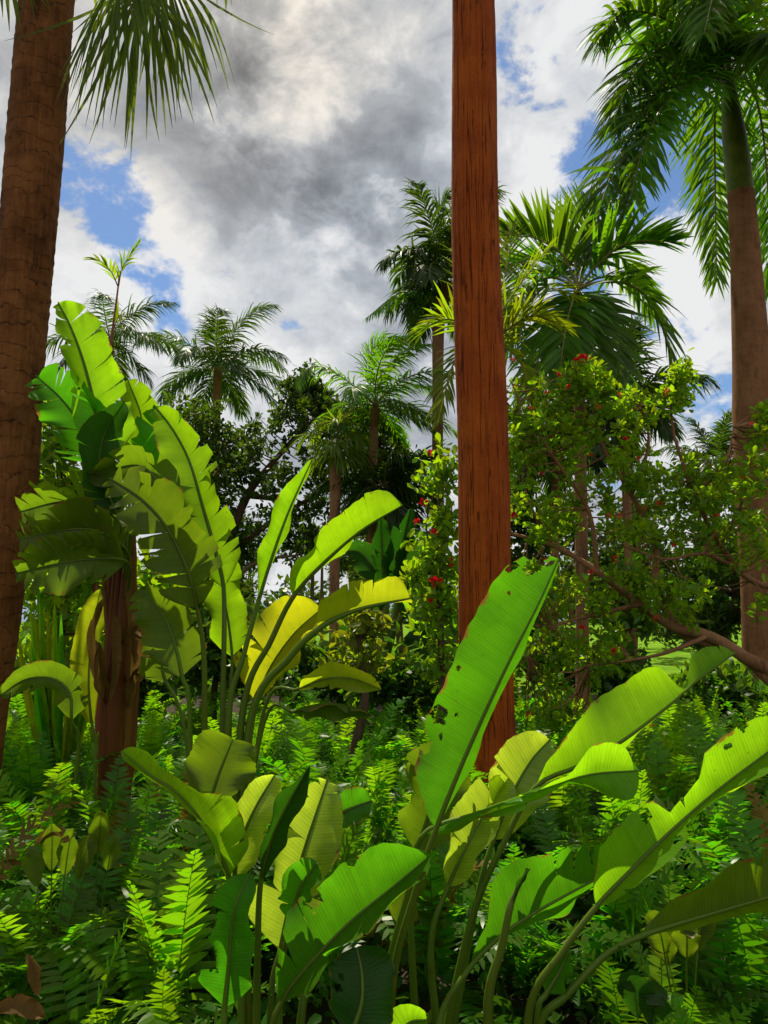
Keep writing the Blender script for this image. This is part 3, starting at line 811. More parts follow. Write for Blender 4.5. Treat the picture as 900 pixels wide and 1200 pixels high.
# --- big clump with a stem, far left
E = thing('giant_bird_of_paradise', 'tall paddle-leaf plant with a rusty sheathed stem beside the left palm trunk', 'plant', gpt(135, 4.7))
e0 = gpt(135, 4.7)
for i in range(11):
    a_ = i * 2.4
    mb = MB()
    top = P(120 + 38 * ((i * 0.37) % 1), 655 - 55 * ((i * 0.61) % 1), 4.7 + 0.12 * math.sin(a_))
    b_ = e0 + np.array([0.035 * math.cos(a_), 0.035 * math.sin(a_), 0])
    md = b_ * .55 + top * .45 + np.array([.03 * math.cos(a_), .05 * math.sin(a_), 0])
    tube(mb, [b_, md, top], [.036, .026 + .010 * (i % 3), .013], 9, 26, a0=(i * .618) % 1, jit=.09, flat=.6)
    mb.build('sheath', MT['sheath'], E)
mb = MB()
for (q, w_) in (([(128, 830, 4.6), (118, 790, 4.55), (116, 752, 4.5)], .06), ([(146, 800, 4.6), (168, 770, 4.5), (160, 735, 4.45), (182, 755, 4.4)], .05), ([(140, 760, 4.6), (155, 738, 4.5), (185, 752, 4.45)], .05), ([(150, 830, 4.6), (162, 790, 4.55), (165, 800, 4.5)], .04), ([(122, 700, 4.55), (108, 740, 4.5), (112, 800, 4.48)], .035), ([(150, 690, 4.5), (156, 745, 4.46), (150, 800, 4.44)], .03), ([(135, 720, 4.5), (136, 770, 4.46), (128, 825, 4.44)], .03)):
    blade(mb, px_pts(q), w_, a=(20, 40), tears=(1, 1), seed=int(w_ * 1000) + len(q), jit=20)
mb.build('dead_sheath', MT['dead'], E)
eS = lambda x, y: [(x, y, 4.7)]
ef = P(140, 700, 4.7)
hero_leaf(E, [(128, 545, 4.6), (116, 495, 4.58), (100, 430, 4.55), (84, 385, 4.52), (68, 354, 4.5)], 0.19, 'lime', (40, 14), [(140, 610, 4.68)], ef, 81, tears=(7, 5), gap=.035, base=.08, tip=2.4, jit=6, rs=.016, label='tallest leaf reaching into the sky', ws=(.8, 1.1))
hero_leaf(E, [(152, 590, 4.9), (164, 540, 4.9), (166, 490, 4.9), (150, 445, 4.9)], 0.17, 'lime', (40, 30), [(146, 640, 4.8)], ef, 83, tears=(1, 3), gap=.02, base=.1)
hero_leaf(E, [(138, 605, 4.4), (118, 555, 4.36), (122, 510, 4.33), (146, 470, 4.3)], 0.15, 'deep', (35, 40), [(140, 640, 4.55)], ef, 85, tears=(4, 3), gap=.05, jit=10, base=.15)
hero_leaf(E, [(112, 545, 4.6), (92, 495, 4.58), (70, 465, 4.56), (42, 440, 4.55)], 0.19, 'green', (20, 30), [(130, 620, 4.65)], ef, 87, tears=(6, 5), gap=.07, jit=14, base=.1)
hero_leaf(E, [(142, 618, 4.45), (110, 590, 4.4), (70, 588, 4.36), (22, 600, 4.32)], 0.19, 'olive', (24, 30), [(146, 660, 4.6)], ef, 89, tears=(10, 9), gap=.11, jit=12, base=.06, label='shredded fan-like leaf across the palm trunk')
hero_leaf(E, [(148, 645, 4.35), (112, 622, 4.3), (70, 622, 4.26), (20, 632, 4.22)], 0.18, 'olive', (28, 24), [(148, 680, 4.6)], ef, 91, tears=(9, 10), gap=.11, jit=12, base=.06)
hero_leaf(E, [(150, 660, 4.3), (115, 655, 4.26), (70, 660, 4.22), (18, 672, 4.2)], 0.18, 'olive', (30, 20), [(148, 700, 4.6)], ef, 93, tears=(8, 9), gap=.11, jit=12, base=.06)
hero_leaf(E, [(160, 600, 4.35), (185, 570, 4.3), (160, 545, 4.3), (100, 560, 4.3)], 0.13, 'olive', (30, 30), [(150, 650, 4.5)], ef, 95, tears=(4, 5), gap=.04, jit=12)
hero_leaf(E, [(165, 560, 4.9), (185, 520, 4.9), (195, 480, 4.9)], 0.19, 'green', (20, 25), [(150, 620, 4.8)], ef, 97, tears=(3, 3), gap=.04)
hero_leaf(E, [(108, 850, 4.9), (104, 800, 4.95), (108, 740, 5.0), (118, 690, 5.0)], 0.12, 'turning', (20, 40), [(112, 880, 4.9)], e0 + np.array([-.15, .1, 0]), 98, tears=(1, 1), gap=.02, label='upright yellow-green leaf')
hero_leaf(E, [(84, 845, 4.3), (82, 812, 4.3), (62, 795, 4.3), (30, 796, 4.3), (0, 815, 4.3)], 0.10, 'olive', (25, 30), [(92, 880, 4.4)], e0 + np.array([-.2, -.2, 0]), 99, tears=(3, 4), gap=.05, jit=16, label='pale twisted low leaf')

# --- dark clump in the back, behind the lawn edge
G = thing('bird_of_paradise_plant', 'dark paddle-leaf plant farther back, left of the red-brown trunk', 'plant', gpt(452, 9.0))
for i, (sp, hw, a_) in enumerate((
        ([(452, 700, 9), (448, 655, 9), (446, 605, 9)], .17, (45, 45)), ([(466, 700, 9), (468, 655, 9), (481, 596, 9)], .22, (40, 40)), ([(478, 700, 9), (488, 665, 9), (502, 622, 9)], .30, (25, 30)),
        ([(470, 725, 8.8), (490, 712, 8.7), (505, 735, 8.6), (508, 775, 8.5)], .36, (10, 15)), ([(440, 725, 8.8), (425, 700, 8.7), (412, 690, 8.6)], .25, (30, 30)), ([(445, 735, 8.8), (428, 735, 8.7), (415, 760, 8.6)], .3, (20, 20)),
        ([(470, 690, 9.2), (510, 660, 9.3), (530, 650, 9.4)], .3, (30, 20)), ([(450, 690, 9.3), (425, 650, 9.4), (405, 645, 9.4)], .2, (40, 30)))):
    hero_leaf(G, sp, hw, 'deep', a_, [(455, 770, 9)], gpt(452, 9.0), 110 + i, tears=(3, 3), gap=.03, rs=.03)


# ---------------------------------------------------------------- palms
def trunk_part(root, pts, mat, k=14, n=40, jit=0.0, name='trunk'):
    """pts: (px, py, depth, width px)"""
    w = np.array([P(*q[:3]) for q in pts])
    rad = np.array([q[3] / 2 * M(*q[:3]) for q in pts])
    mb = MB()
    tube(mb, w, rad, k, n, jit=jit)
    return mb.build(name, MT[mat], root)


def frond_part(root, rach, mat, rr=0.018, name='frond', **kw):
    mb = MB()
    frond(mb, rach, **kw)
    fo = mb.build(name, MT[mat], root)
    m2 = MB()
    tube(m2, curve(rach, 20), np.linspace(rr, rr * 0.15, 20), 6)
    m2.build('rachis', MT['rach'], fo)
    return fo


def crown(root, c, nf, L, mat, seed, wind=(0, 0, 0), g=(0.7, 1.6), el=(80, -25), rr=0.02, az0=0.0, **kw):
    r = np.random.default_rng(seed)
    for i in range(nf):
        f = i / max(nf - 1, 1)
        e = R(el[0] + (el[1] - el[0]) * f ** 0.9) + r.normal() * 0.1
        az = az0 + i * 2.39996 + r.normal() * 0.15
        l = L * (0.75 + 0.3 * math.sin(PI * min(1, f + .25))) * r.uniform(.9, 1.1)
        ra = arch(c, az, e, l, g[0] + (g[1] - g[0]) * f, 14, wind)
        frond_part(root, ra, mat, rr, seed=seed * 100 + i, wind=np.asarray(wind) * 0.6, **kw)


# left fan palm
dL = 5.0
FP = thing('fan_palm', 'fan palm with thick ringed brown trunk along the left edge', 'palm tree', gpt(-30, dL))
mb = MB()
lp = [(-48, 1015, dL, 70), (-28, 860, dL, 62), (-8, 720, dL, 61), (12, 560, dL, 60), (22, 400, dL, 60), (37, 220, dL, 62), (50, 60, dL, 62), (58, -40, dL, 60), (64, -110, dL, 58)]
w = np.array([P(*q[:3]) for q in lp]); rad = np.array([q[3] / 2 * M(*q[:3]) for q in lp])
w[0, 2] = -0.05
# leaf-scar rings as real ridges
nn_ = 220
pp = curve(w, nn_); r_ = np.interp(np.linspace(0, 1, nn_), np.linspace(0, 1, len(rad)), rad)
r_ = r_ * (1 + 0.022 * (((np.arange(nn_) * 0.31) % 1.0) - 0.5)) * (1 + .006 * rng.normal(size=nn_))
tube(mb, pp, r_, 28, jit=.006)
mb.build('trunk', MT['trunkL'], FP)
topL = w[-1]
for i, (pet, Rr, face) in enumerate((
        ([topL, P(110, -120, 4.9), P(165, -55, 4.8), P(168, -18, 4.8)], 1.12, np.array([-.1, -1, .25])),
        ([topL, P(120, -130, 5.1), P(178, -90, 5.1), P(190, -40, 5.1)], 1.0, np.array([.5, -1, .1])),
        ([topL, P(100, -130, 4.9), P(140, -90, 4.7), P(143, -40, 4.6)], .95, np.array([-.6, -1, .1])),
        ([topL, P(150, -160, 5.2), P(235, -120, 5.5), P(262, -75, 5.5)], .62, np.array([-.4, -1, .3])),
        ([topL, P(30, -150, 4.9), P(0, -120, 4.8), P(-8, -75, 4.75)], .70, np.array([.4, -1, .3])),
        ([topL, P(90, -230, 5.2), P(150, -330, 5.6), P(200, -380, 5.9)], .85, UP),
        ([topL, P(20, -230, 5.3), P(-50, -330, 5.8), P(-100, -350, 6.1)], .85, UP),
        ([topL, P(60, -260, 4.8), P(40, -380, 4.5), P(30, -420, 4.2)], .85, UP),
        ([topL, P(70, -220, 5.4), P(70, -260, 6.0), P(75, -240, 6.6)], .85, UP))):
    mb = MB(); m2 = MB()
    fan(mb, curve(pet, 12), Rr, 36 if i < 3 else 40, 112 if i < 3 else 230, (1.0, 1.0, 1.0, .9, .9, .5, .5, .4, .5)[i], face, 200 + i, split=.5, petmb=m2, pleat=.5)
    fo = mb.build('frond', MT['fan'], FP)
    m2.build('petiole', MT['rach'], fo)

for i in range(9):  # extra fans above the frame, added to cast shade on the lower-left ferns
    pet = arch(topL, R(200 + i * 37), R(50 - 4 * (i % 4)), .85, .35, 9)
    mb = MB(); m2 = MB()
    fan(mb, pet, .85, 34, 230, .45, UP, 240 + i, split=.5, petmb=m2, pleat=.5)
    fo = mb.build('frond', MT['fan'], FP)
    m2.build('petiole', MT['rach'], fo)

# middle trunk, crown above the picture
dM = 4.85
MP = thing('palm_tree', 'tall straight red-brown fissured palm trunk standing in the middle of the fern bed', 'palm tree', gpt(571, dM))
mp = [(576, 1000, dM, 66), (572, 890, dM, 63), (568, 760, dM, 61), (565, 600, dM, 56), (560, 400, dM, 51), (557, 200, dM, 48.5), (556, 0, dM, 45.5), (556, -300, dM, 40), (557, -560, dM, 36)]
w = np.array([P(*q[:3]) for q in mp]); rad = np.array([q[3] / 2 * M(*q[:3]) for q in mp])
w[0, 2] = -0.05
w = np.vstack([w, w[-1] + np.array([0, .1, 5.0])]); rad = np.r_[rad, rad[-1] * .85]
nn_ = 260
pp = curve(w, nn_); r_ = np.interp(np.linspace(0, 1, nn_), np.linspace(0, 1, len(rad)), rad)
k_ = 48
lump = np.cumsum(rng.normal(size=nn_)) ; lump = lump - np.convolve(lump, np.ones(25) / 25, 'same')
pp[:, 0] += .012 * np.sin(np.linspace(0, 11, nn_)) + .006 * np.sin(np.linspace(1, 37, nn_))
r_ = r_ * (1 + .011 * lump / max(1e-6, lump.std()) * .5)
mb = MB()
tube(mb, pp, r_, k_, jit=.004)
mb.build('trunk', MT['pole'], MP)
crown(MP, w[-1], 12, 2.6, 'frond', 31, g=(.6, 1.4), el=(75, -5), nl=44, ll=.5, lw=.035, k=3)

# royal palm on the right
dR = 10.0
RP = thing('royal_palm', 'royal palm with swollen grey-brown trunk and green crownshaft at the right edge', 'palm tree', gpt(889, dR))
trunk_part(RP, [(890, 862, dR, 42), (889, 830, dR, 36), (888, 700, dR, 38), (884, 560, dR, 43), (881, 440, dR, 45), (877, 360, dR, 40), (873, 290, dR, 34), (868, 226, dR, 30)], 'royal', 20, 70, .004)
trunk_part(RP, [(868, 228, dR, 29), (864, 190, dR, 29), (858, 140, dR, 26), (854, 100, dR, 18), (853, 80, dR, 10)], 'shaft', 16, 26, .0, 'crownshaft')
cR = (853, 98, dR)
KR = dict(nl=135, ll=.92, lw=.055, a=(70, 35), lift=5, liftj=32, droop=1.1, k=5, s0=.10, angj=8)
for i, (pts, kw) in enumerate((
        ([cR, (815, 82, 9.6), (770, 105, 9.2), (735, 165, 8.9), (706, 235, 8.7), (690, 310, 8.6)], {}),
        ([cR, (820, 92, 9.3), (780, 120, 8.8), (752, 180, 8.5), (735, 250, 8.4)], {}),
        ([cR, (825, 60, 9.5), (785, 50, 9.2), (745, 85, 8.9), (715, 150, 8.8)], {}),
        ([cR, (820, 50, 9.7), (775, 20, 9.4), (730, 15, 9.2), (700, 50, 9.0)], {}),
        ([cR, (835, 40, 9.8), (800, -40, 9.6), (760, -90, 9.5), (710, -100, 9.4)], {}),
        ([cR, (850, 30, 10), (845, -60, 10), (825, -130, 10), (790, -170, 10)], {}),
        ([cR, (870, 40, 10.1), (900, -30, 10.3), (940, -60, 10.5), (990, -40, 10.6)], {}),
        ([cR, (880, 75, 9.8), (920, 70, 9.5), (960, 110, 9.3), (985, 190, 9.2)], {}),
        ([cR, (845, 90, 10.8), (838, 130, 11.4), (838, 210, 11.7), (840, 330, 11.8)], {}),
        ([cR, (872, 90, 10.8), (890, 130, 11.3), (900, 220, 11.5), (905, 340, 11.5)], {}),
        ([cR, (855, 40, 9.5), (850, -20, 9.0), (840, -20, 8.3), (825, 40, 7.8)], {}),
        ([cR, (878, 60, 9.6), (905, 40, 9.0), (925, 60, 8.5), (935, 120, 8.2)], {}),
        ([cR, (835, 75, 10.6), (800, 70, 11.2), (770, 100, 11.6), (755, 160, 11.9)], {}),
        ([cR, (860, 20, 10.5), (880, -60, 11), (890, -80, 11.8), (900, -50, 12.4)], {}))):
    frond_part(RP, px_pts(pts), 'frond', .03, seed=300 + i, **{**KR, **kw})

# broad-leaflet palm right of the middle trunk
dA = 8.6
AP = thing('christmas_palm', 'slim palm with dark broad leaflets and hanging brown fruit stalks right of the red-brown trunk', 'palm tree', gpt(682, dA))
trunk_part(AP, [(683, 872, dA, 19), (683, 800, dA, 15), (681, 600, dA, 15), (679, 450, dA, 14), (678, 380, dA, 12), (677, 335, dA, 9)], 'palmb', 12, 40, .01)
cA = (677, 338, dA)
KA = dict(nl=36, ll=.64, lw=.062, a=(62, 28), lift=12, liftj=12, droop=.45, k=4, s0=.22)
for i, (pts, kw) in enumerate((
        ([cA, (660, 300, 8.5), (630, 280, 8.4), (592, 272, 8.3)], dict(lift=45, droop=.1)),
        ([cA, (700, 310, 8.5), (735, 285, 8.4), (790, 283, 8.3)], dict(lift=25, droop=.3)),
        ([cA, (710, 330, 8.4), (750, 340, 8.2), (778, 385, 8.1), (785, 430, 8.0)], dict(droop=.9)),
        ([cA, (645, 325, 8.4), (612, 345, 8.2), (598, 400, 8.1)], dict(droop=.8)),
        ([cA, (660, 360, 8.1), (635, 410, 7.8), (618, 465, 7.6)], dict(droop=.9)),
        ([cA, (695, 360, 8.2), (715, 400, 7.9), (735, 455, 7.8)], dict(droop=.8)),
        ([cA, (672, 350, 8.0), (662, 390, 7.6), (655, 450, 7.4)], dict(droop=.8)),
        ([cA, (675, 290, 8.8), (690, 250, 9.0), (715, 235, 9.2)], dict(lift=30, droop=.3)),
        ([cA, (655, 320, 9.1), (620, 320, 9.4), (590, 350, 9.6)], dict(droop=.7)),
        ([cA, (640, 335, 8.8), (605, 380, 8.7), (590, 440, 8.6)], {}),
        ([cA, (690, 300, 8.9), (725, 300, 9.2), (755, 330, 9.4)], {}),
        ([cA, (645, 310, 8.9), (615, 305, 9.1), (585, 320, 9.2)], dict(lift=30)),
        ([cA, (684, 355, 8.0), (695, 400, 7.7), (690, 455, 7.6)], dict(droop=.8)),
        ([cA, (705, 325, 9.1), (740, 330, 9.5), (765, 370, 9.7)], dict(droop=.7)))):
    frond_part(AP, px_pts(pts), 'frond', .02, seed=330 + i, **{**KA, **kw})
mb = MB()
for i in range(26):
    a_ = i * 2.4
    p0 = P(679, 398, dA - .1)
    tube(mb, arch(p0, a_, .5 - .04 * (i % 9), .38, 1.6, 8), np.linspace(.006, .004, 9), 5)
mb.build('fruit_stalk', MT['fruit'], AP)

# yellowing palm hidden behind the middle trunk
dY = 7.2
YP = thing('areca_palm', 'yellow-green feathery palm showing on both sides of the red-brown trunk', 'palm tree', gpt(567, dY))
trunk_part(YP, [(569, 905, dY, 17), (567, 700, dY, 14), (566, 500, dY, 13), (566, 410, dY, 11)], 'palmb', 10, 30, .01)
cY = (566, 412, dY)
KY = dict(nl=30, ll=.42, lw=.036, a=(60, 28), lift=15, liftj=14, droop=.6, k=4, s0=.2)
for i, pts in enumerate((
        [cY, (548, 385, 7.1), (522, 374, 7.0), (488, 388, 6.9)], [cY, (545, 405, 7.1), (528, 435, 7.0), (515, 490, 6.9)], [cY, (585, 370, 7.2), (612, 330, 7.2), (645, 290, 7.2)],
        [cY, (590, 390, 7.1), (625, 370, 7.0), (665, 385, 6.9)], [cY, (588, 405, 7.1), (612, 430, 7.0), (625, 490, 6.9)], [cY, (580, 360, 7.4), (595, 310, 7.5), (600, 265, 7.6)],
        [cY, (600, 385, 7.4), (640, 340, 7.6), (680, 350, 7.7)], [cY, (556, 350, 7.3), (548, 310, 7.4), (530, 295, 7.5)])):
    frond_part(YP, px_pts(pts), 'frondy', .014, seed=350 + i, **KY)


def coconut(label, tr, c, nf, L, seed, mat='frondk', wind=(0, 0, 0), fr=None, **kw):
    t_ = thing('coconut_palm', label, 'palm tree', gpt(tr[0][0], tr[0][2]))
    trunk_part(t_, tr, 'palmb', 10, 30, .01)
    k_ = dict(nl=60, ll=.82, lw=.048, a=(62, 25), lift=0, liftj=18, droop=1.35, k=4)
    k_.update(kw)
    crown(t_, P(*c), nf, L, mat, seed, wind, **k_)
    return t_


CP = coconut('tall thin coconut palm just left of the red-brown trunk, crown half hidden behind it',
             [(512, 805, 16, 17), (512, 640, 16, 14), (513, 480, 16, 13), (514, 380, 16, 13), (521, 330, 16, 16)], (524, 325, 16), 20, 2.2, 41, wind=(.3, 0, 0), g=(.8, 2.2), el=(84, -10), az0=.6)
frond_part(CP, px_pts([(519, 362, 15.9), (496, 345, 15.6), (468, 343, 15.3), (430, 372, 15)]), 'frond', .03, seed=61, nl=46, ll=.6, lw=.05, a=(60, 40), lift=-10, droop=1.4, k=3)
frond_part(CP, px_pts([(522, 330, 15.9), (505, 300, 15.6), (490, 290, 15.3), (484, 330, 15)]), 'frondk', .03, seed=62, nl=46, ll=.7, lw=.05, a=(60, 40), lift=0, droop=1.3, k=3)
coconut('coconut palm with a full crown above the dark tree on the left', [(252, 780, 30, 11), (253, 560, 30, 9), (254, 470, 30, 9), (256, 430, 30, 10)], (256, 436, 30), 15, 3.7, 42, wind=(.22, 0, 0), g=(1.0, 2.0), el=(72, -5), ll=1.2, lw=.06, nl=70)
coconut('coconut palm showing drooping fronds behind the tall paddle leaf at the left', [(126, 790, 26, 11), (127, 600, 26, 10), (128, 400, 26, 10)], (128, 395, 26), 10, 3.1, 43, wind=(.35, 0, 0), g=(.9, 1.7), el=(55, -25), ll=1.0, lw=.055)
coconut('windswept coconut palm with fronds blown right over the dark tree', [(436, 780, 15.5, 13), (437, 600, 15.5, 11), (438, 510, 15.5, 11), (440, 478, 15.5, 11)], (440, 476, 15.5), 15, 2.0, 44, 'frond', wind=(.75, 0, .05), g=(1.0, 1.8), el=(74, -10), ll=.62, lw=.036)
coconut('short coconut palm with fronds hanging low below the windswept palm', [(452, 790, 15, 12), (450, 660, 15, 10), (449, 575, 15, 10)], (449, 572, 15), 14, 1.3, 45, 'frondk', wind=(.4, 0, 0), g=(.8, 1.6), el=(60, -30))
coconut('distant palm peeping between the flowering tree and the royal palm trunk', [(842, 790, 24, 9), (840, 620, 24, 8), (838, 545, 24, 8)], (838, 542, 24), 13, 1.9, 46, 'frondk', g=(.6, 1.5))
coconut('small distant coconut palm low beside the short coconut palm', [(412, 745, 34, 6), (411, 690, 34, 5), (410, 655, 34, 5)], (410, 652, 34), 12, 2.0, 47, 'frondk', g=(.8, 1.6))
coconut('palm with drooping crown behind the flowering tree, left of the slim palm', [(648, 800, 15, 12), (650, 640, 15, 10), (652, 520, 15, 10)], (652, 510, 15), 13, 1.9, 48, 'frondk', g=(.8, 1.6))
coconut('palm with drooping crown behind the flowering tree, right of the slim palm', [(742, 800, 14, 12), (735, 600, 14, 10), (730, 480, 14, 10)], (730, 470, 14), 13, 1.8, 49, 'frondk', g=(.8, 1.6))

# small-crowned fan palms in the middle distance
def fanpalm(label, tr, c, nf, Rr, pl, seed, mat='fan', name='fan_palm'):
    t_ = thing(name, label, 'palm tree', gpt(tr[0][0], tr[0][2]))
    trunk_part(t_, tr, 'palmb', 10, 26, .015)
    r = np.random.default_rng(seed)
    cc_ = P(*c)
    for i in range(nf):
        f = i / (nf - 1)
        mb = MB()
        fan(mb, arch(cc_, i * 2.4 + r.normal() * .2, R(75 - 125 * f), pl * r.uniform(.8, 1.1), .7, 8), Rr * r.uniform(.85, 1.1), 22, 220, .45 + .4 * f, None, seed * 50 + i, petr=.012)
        mb.build('frond', MT[mat], t_)


fanpalm('fan palm with drooping dead leaves under its crown, in front of the dark tree', [(392, 790, 14.5, 14), (392, 680, 14.5, 12), (393, 560, 14.5, 13), (395, 515, 14.5, 15)], (395, 512, 14.5), 12, .62, .42, 71, 'fan')
fanpalm('low dark fan palm by the lawn behind the middle clump', [(272, 758, 14, 9), (272, 735, 14, 9)], (272, 732, 14), 13, .5, .45, 72, 'frondk')
fanpalm('small fan palm beside the foot of the red-brown trunk', [(530, 800, 8.5, 8), (530, 775, 8.5, 8)], (530, 770, 8.5), 9, .28, .25, 73, 'frondk')
fanpalm('fan palm half hidden behind the short coconut palm', [(432, 800, 19, 13), (433, 700, 19, 11), (434, 590, 19, 12)], (434, 585, 19), 12, .6, .7, 74, 'frondk')

# slender red-stemmed young palm poking above the left clump
RS = thing('young_palm', 'slender red-stemmed palm shoot rising above the tall paddle leaves at the left', 'palm tree', gpt(118, 6.6))
mb = MB()
tube(mb, [gpt(118, 6.6), P(112, 650, 6.6), P(118, 480, 6.6), P(130, 400, 6.6), P(138, 340, 6.6), P(140, 318, 6.6)], [.03, .025, .02, .02, .014, .006], 8, 40)
mb.build('stem', MT['redstem'], RS)
for i, pts in enumerate(([(139, 335, 6.6), (143, 315, 6.6), (152, 300, 6.6), (162, 284, 6.6)], [(138, 335, 6.6), (130, 318, 6.5), (118, 306, 6.4), (103, 302, 6.3)], [(133, 385, 6.6), (140, 370, 6.6), (147, 372, 6.5)], [(127, 420, 6.6), (118, 400, 6.6), (110, 395, 6.6)])):
    frond_part(RS, px_pts(pts), 'frondy', .006, seed=400 + i, nl=12 if i < 2 else 7, ll=.17, lw=.025, a=(40, 12), lift=10, droop=.5, k=3, s0=.15)

# strap-leaved young palm, far left behind
YF = thing('young_palm', 'young palm with upright pleated strap leaves beside the left trunk', 'palm', gpt(72, 6.0))
r = np.random.default_rng(5)
for i in range(22):
    x1 = 28 + 95 * i / 21 + r.normal() * 6
    y1 = 700 + r.uniform(-25, 60)
    mb = MB()
    tip = P(x1 + r.normal() * 8, y1, 6 + r.normal() * .25)
    b_ = gpt(72, 6.0)
    mid = (b_ + tip) / 2 + np.array([(x1 - 75) * .0012, 0, .12])
    blade(mb, [b_ * .75 + mid * .25, mid, tip], .045, a=(35, 35), tears=(0, 0), seed=420 + i, face=None, base=.5, tip=1.3, ripple=.01)
    mb.build('leaf', MT['turning' if i % 4 == 0 else ('lime' if i % 4 < 3 else 'green')], YF)


# ---------------------------------------------------------------- leafy trees and shrubs
def ellip(r, blobs, per):
    """points inside pixel ellipses (cx, cy, rx, ry, depth, dspread), denser near the rim"""
    out = []
    for (cx, cy, rx, ry, d, ds) in blobs:
        q = nz(r.normal(size=(per, 3))) * (r.random(per) ** 0.45)[:, None]
        for a_ in q:
            out.append(P(cx + a_[0] * rx, cy - a_[1] * ry, d + a_[2] * ds))
    return np.array(out)


def twigs(mb, limbs, ends, r, rad=.006, every=1):
    pts = np.vstack([curve(l, 24) for l in limbs])
    for e in ends[::every]:
        dd = np.linalg.norm(pts - e, axis=1) + 0.35 * np.maximum(0, pts[:, 2] - e[2])
        b_ = pts[np.argmin(dd)]
        m_ = (b_ + e) / 2 + r.normal(size=3) * .08 * np.linalg.norm(e - b_) + np.array([0, 0, -.06 * np.linalg.norm(e - b_)])
        tube(mb, [b_, m_, e], [rad * 1.6, rad, rad * .5], 5, 7)


# dark tree
TR = thing('ficus_tree', 'broad dark-leaved tree behind the paddle leaves left of the middle', 'tree', gpt(262, 17))
r = np.random.default_rng(21)
limbs = [px_pts([(262, 800, 17), (262, 720, 17), (270, 640, 17), (290, 580, 17), (330, 530, 17)]), px_pts([(268, 650, 17), (320, 610, 16.8), (380, 575, 16.5), (430, 550, 16.5)]), px_pts([(265, 680, 17), (240, 600, 17.2), (225, 530, 17.3)]),
         px_pts([(290, 580, 17), (340, 590, 17.5), (370, 620, 17.8)]), px_pts([(330, 530, 17), (370, 490, 17), (395, 470, 17)]), px_pts([(262, 690, 17), (300, 660, 16), (350, 650, 15.8)])]
mb = MB()
for i, l in enumerate(limbs):
    tube(mb, l, [.17, .12, .06] if i == 0 else [.075, .05, .02], 9, 24, jit=.03)
blobs = [(235, 500, 38, 38, 17, .9), (290, 520, 50, 40, 17, 1.2), (350, 480, 40, 38, 17, 1), (400, 495, 42, 32, 17, 1), (440, 520, 38, 40, 17, 1), (330, 560, 70, 40, 16.6, 1.3), (420, 580, 60, 45, 16.6, 1.2), (250, 570, 45, 45, 17, 1.2),
         (310, 620, 60, 35, 17, 1.2), (260, 640, 40, 40, 17.2, 1), (380, 640, 60, 25, 17.2, 1), (465, 560, 25, 35, 17, .7), (360, 455, 22, 16, 17, .5), (225, 620, 30, 50, 17.5, .8)]
ends = ellip(r, blobs, 42)
twigs(mb, limbs, ends, r, .012, 2)
mb.build('trunk', MT['barkd'], TR)
mb = MB()
rosette(mb, ends, nz(r.normal(size=ends.shape) + np.array([0, -.2, .6])), 34, .125, .26, r, True)
mb.build('crown', MT['tree'], TR)

# tree with red flowers on the right
dF = 6.6
FT = thing('flowering_tree', 'branching small tree with scattered red flowers at the right', 'tree', gpt(935, 6.4))
r = np.random.default_rng(22)
limbs = [
    np.vstack([gpt(945, 6.4), px_pts([(915, 805, 6.4), (872, 770, 6.4), (830, 745, 6.5), (790, 735, 6.5), (750, 708, 6.5), (700, 670, 6.5), (650, 640, 6.6), (598, 625, 6.7)])]),
    px_pts([(905, 800, 6.4), (860, 762, 6.5), (800, 742, 6.6), (770, 690, 6.6), (768, 640, 6.7), (740, 580, 6.7), (705, 520, 6.8), (690, 450, 6.8)]),
    np.vstack([gpt(960, 6.9), px_pts([(925, 715, 6.9), (880, 680, 6.8), (845, 640, 6.7), (815, 580, 6.6), (790, 510, 6.6), (785, 450, 6.6)])]),
    px_pts([(700, 670, 6.5), (690, 600, 6.4), (655, 545, 6.4), (620, 490, 6.4), (600, 450, 6.4)]),
    px_pts([(880, 680, 6.8), (830, 650, 6.4), (780, 655, 6.2), (730, 640, 6.1)]),
    px_pts([(845, 640, 6.7), (870, 590, 6.5), (880, 540, 6.5)]),
    px_pts([(815, 580, 6.6), (850, 540, 6.7), (860, 500, 6.8)]),
    px_pts([(750, 708, 6.5), (700, 720, 6.3), (650, 735, 6.2), (620, 770, 6.2)]),
    px_pts([(740, 580, 6.7), (760, 520, 6.6), (750, 470, 6.6)]),
    px_pts([(650, 640, 6.6), (625, 600, 6.7), (612, 560, 6.8)]),
    px_pts([(830, 745, 6.5), (780, 765, 6.2), (730, 775, 6.1), (690, 780, 6.1)])]
mb = MB()
for i, l in enumerate(limbs):
    rb = [.085, .06, .045, .03, .014] if i == 0 else ([.05, .035, .02, .008] if i in (1, 2) else [.022, .014, .006])
    tube(mb, l, rb, 9, 36, jit=.03)
blobs = [(635, 470, 42, 40, 6.5, .5), (690, 448, 30, 30, 6.7, .4), (610, 530, 26, 40, 6.6, .5), (740, 480, 50, 38, 6.6, .5), (790, 455, 20, 28, 6.6, .3), (715, 550, 62, 45, 6.6, .7), (830, 565, 45, 32, 6.6, .6), (885, 555, 40, 40, 6.6, .6),
         (640, 600, 45, 30, 6.6, .6), (765, 615, 70, 45, 6.6, .8), (870, 630, 55, 45, 6.6, .8), (625, 690, 36, 40, 6.4, .5), (705, 690, 62, 40, 6.4, .7), (800, 690, 60, 36, 6.5, .8), (625, 770, 40, 40, 6.3, .5), (700, 765, 50, 32, 6.2, .5),
         (900, 500, 20, 30, 6.8, .4), (780, 560, 40, 40, 6.7, .6), (670, 510, 36, 36, 6.6, .5), (920, 690, 40, 50, 6.9, .5), (650, 830, 40, 30, 6.4, .4)]
ends = ellip(r, blobs, 23)
twigs(mb, limbs, ends, r, .0045, 1)
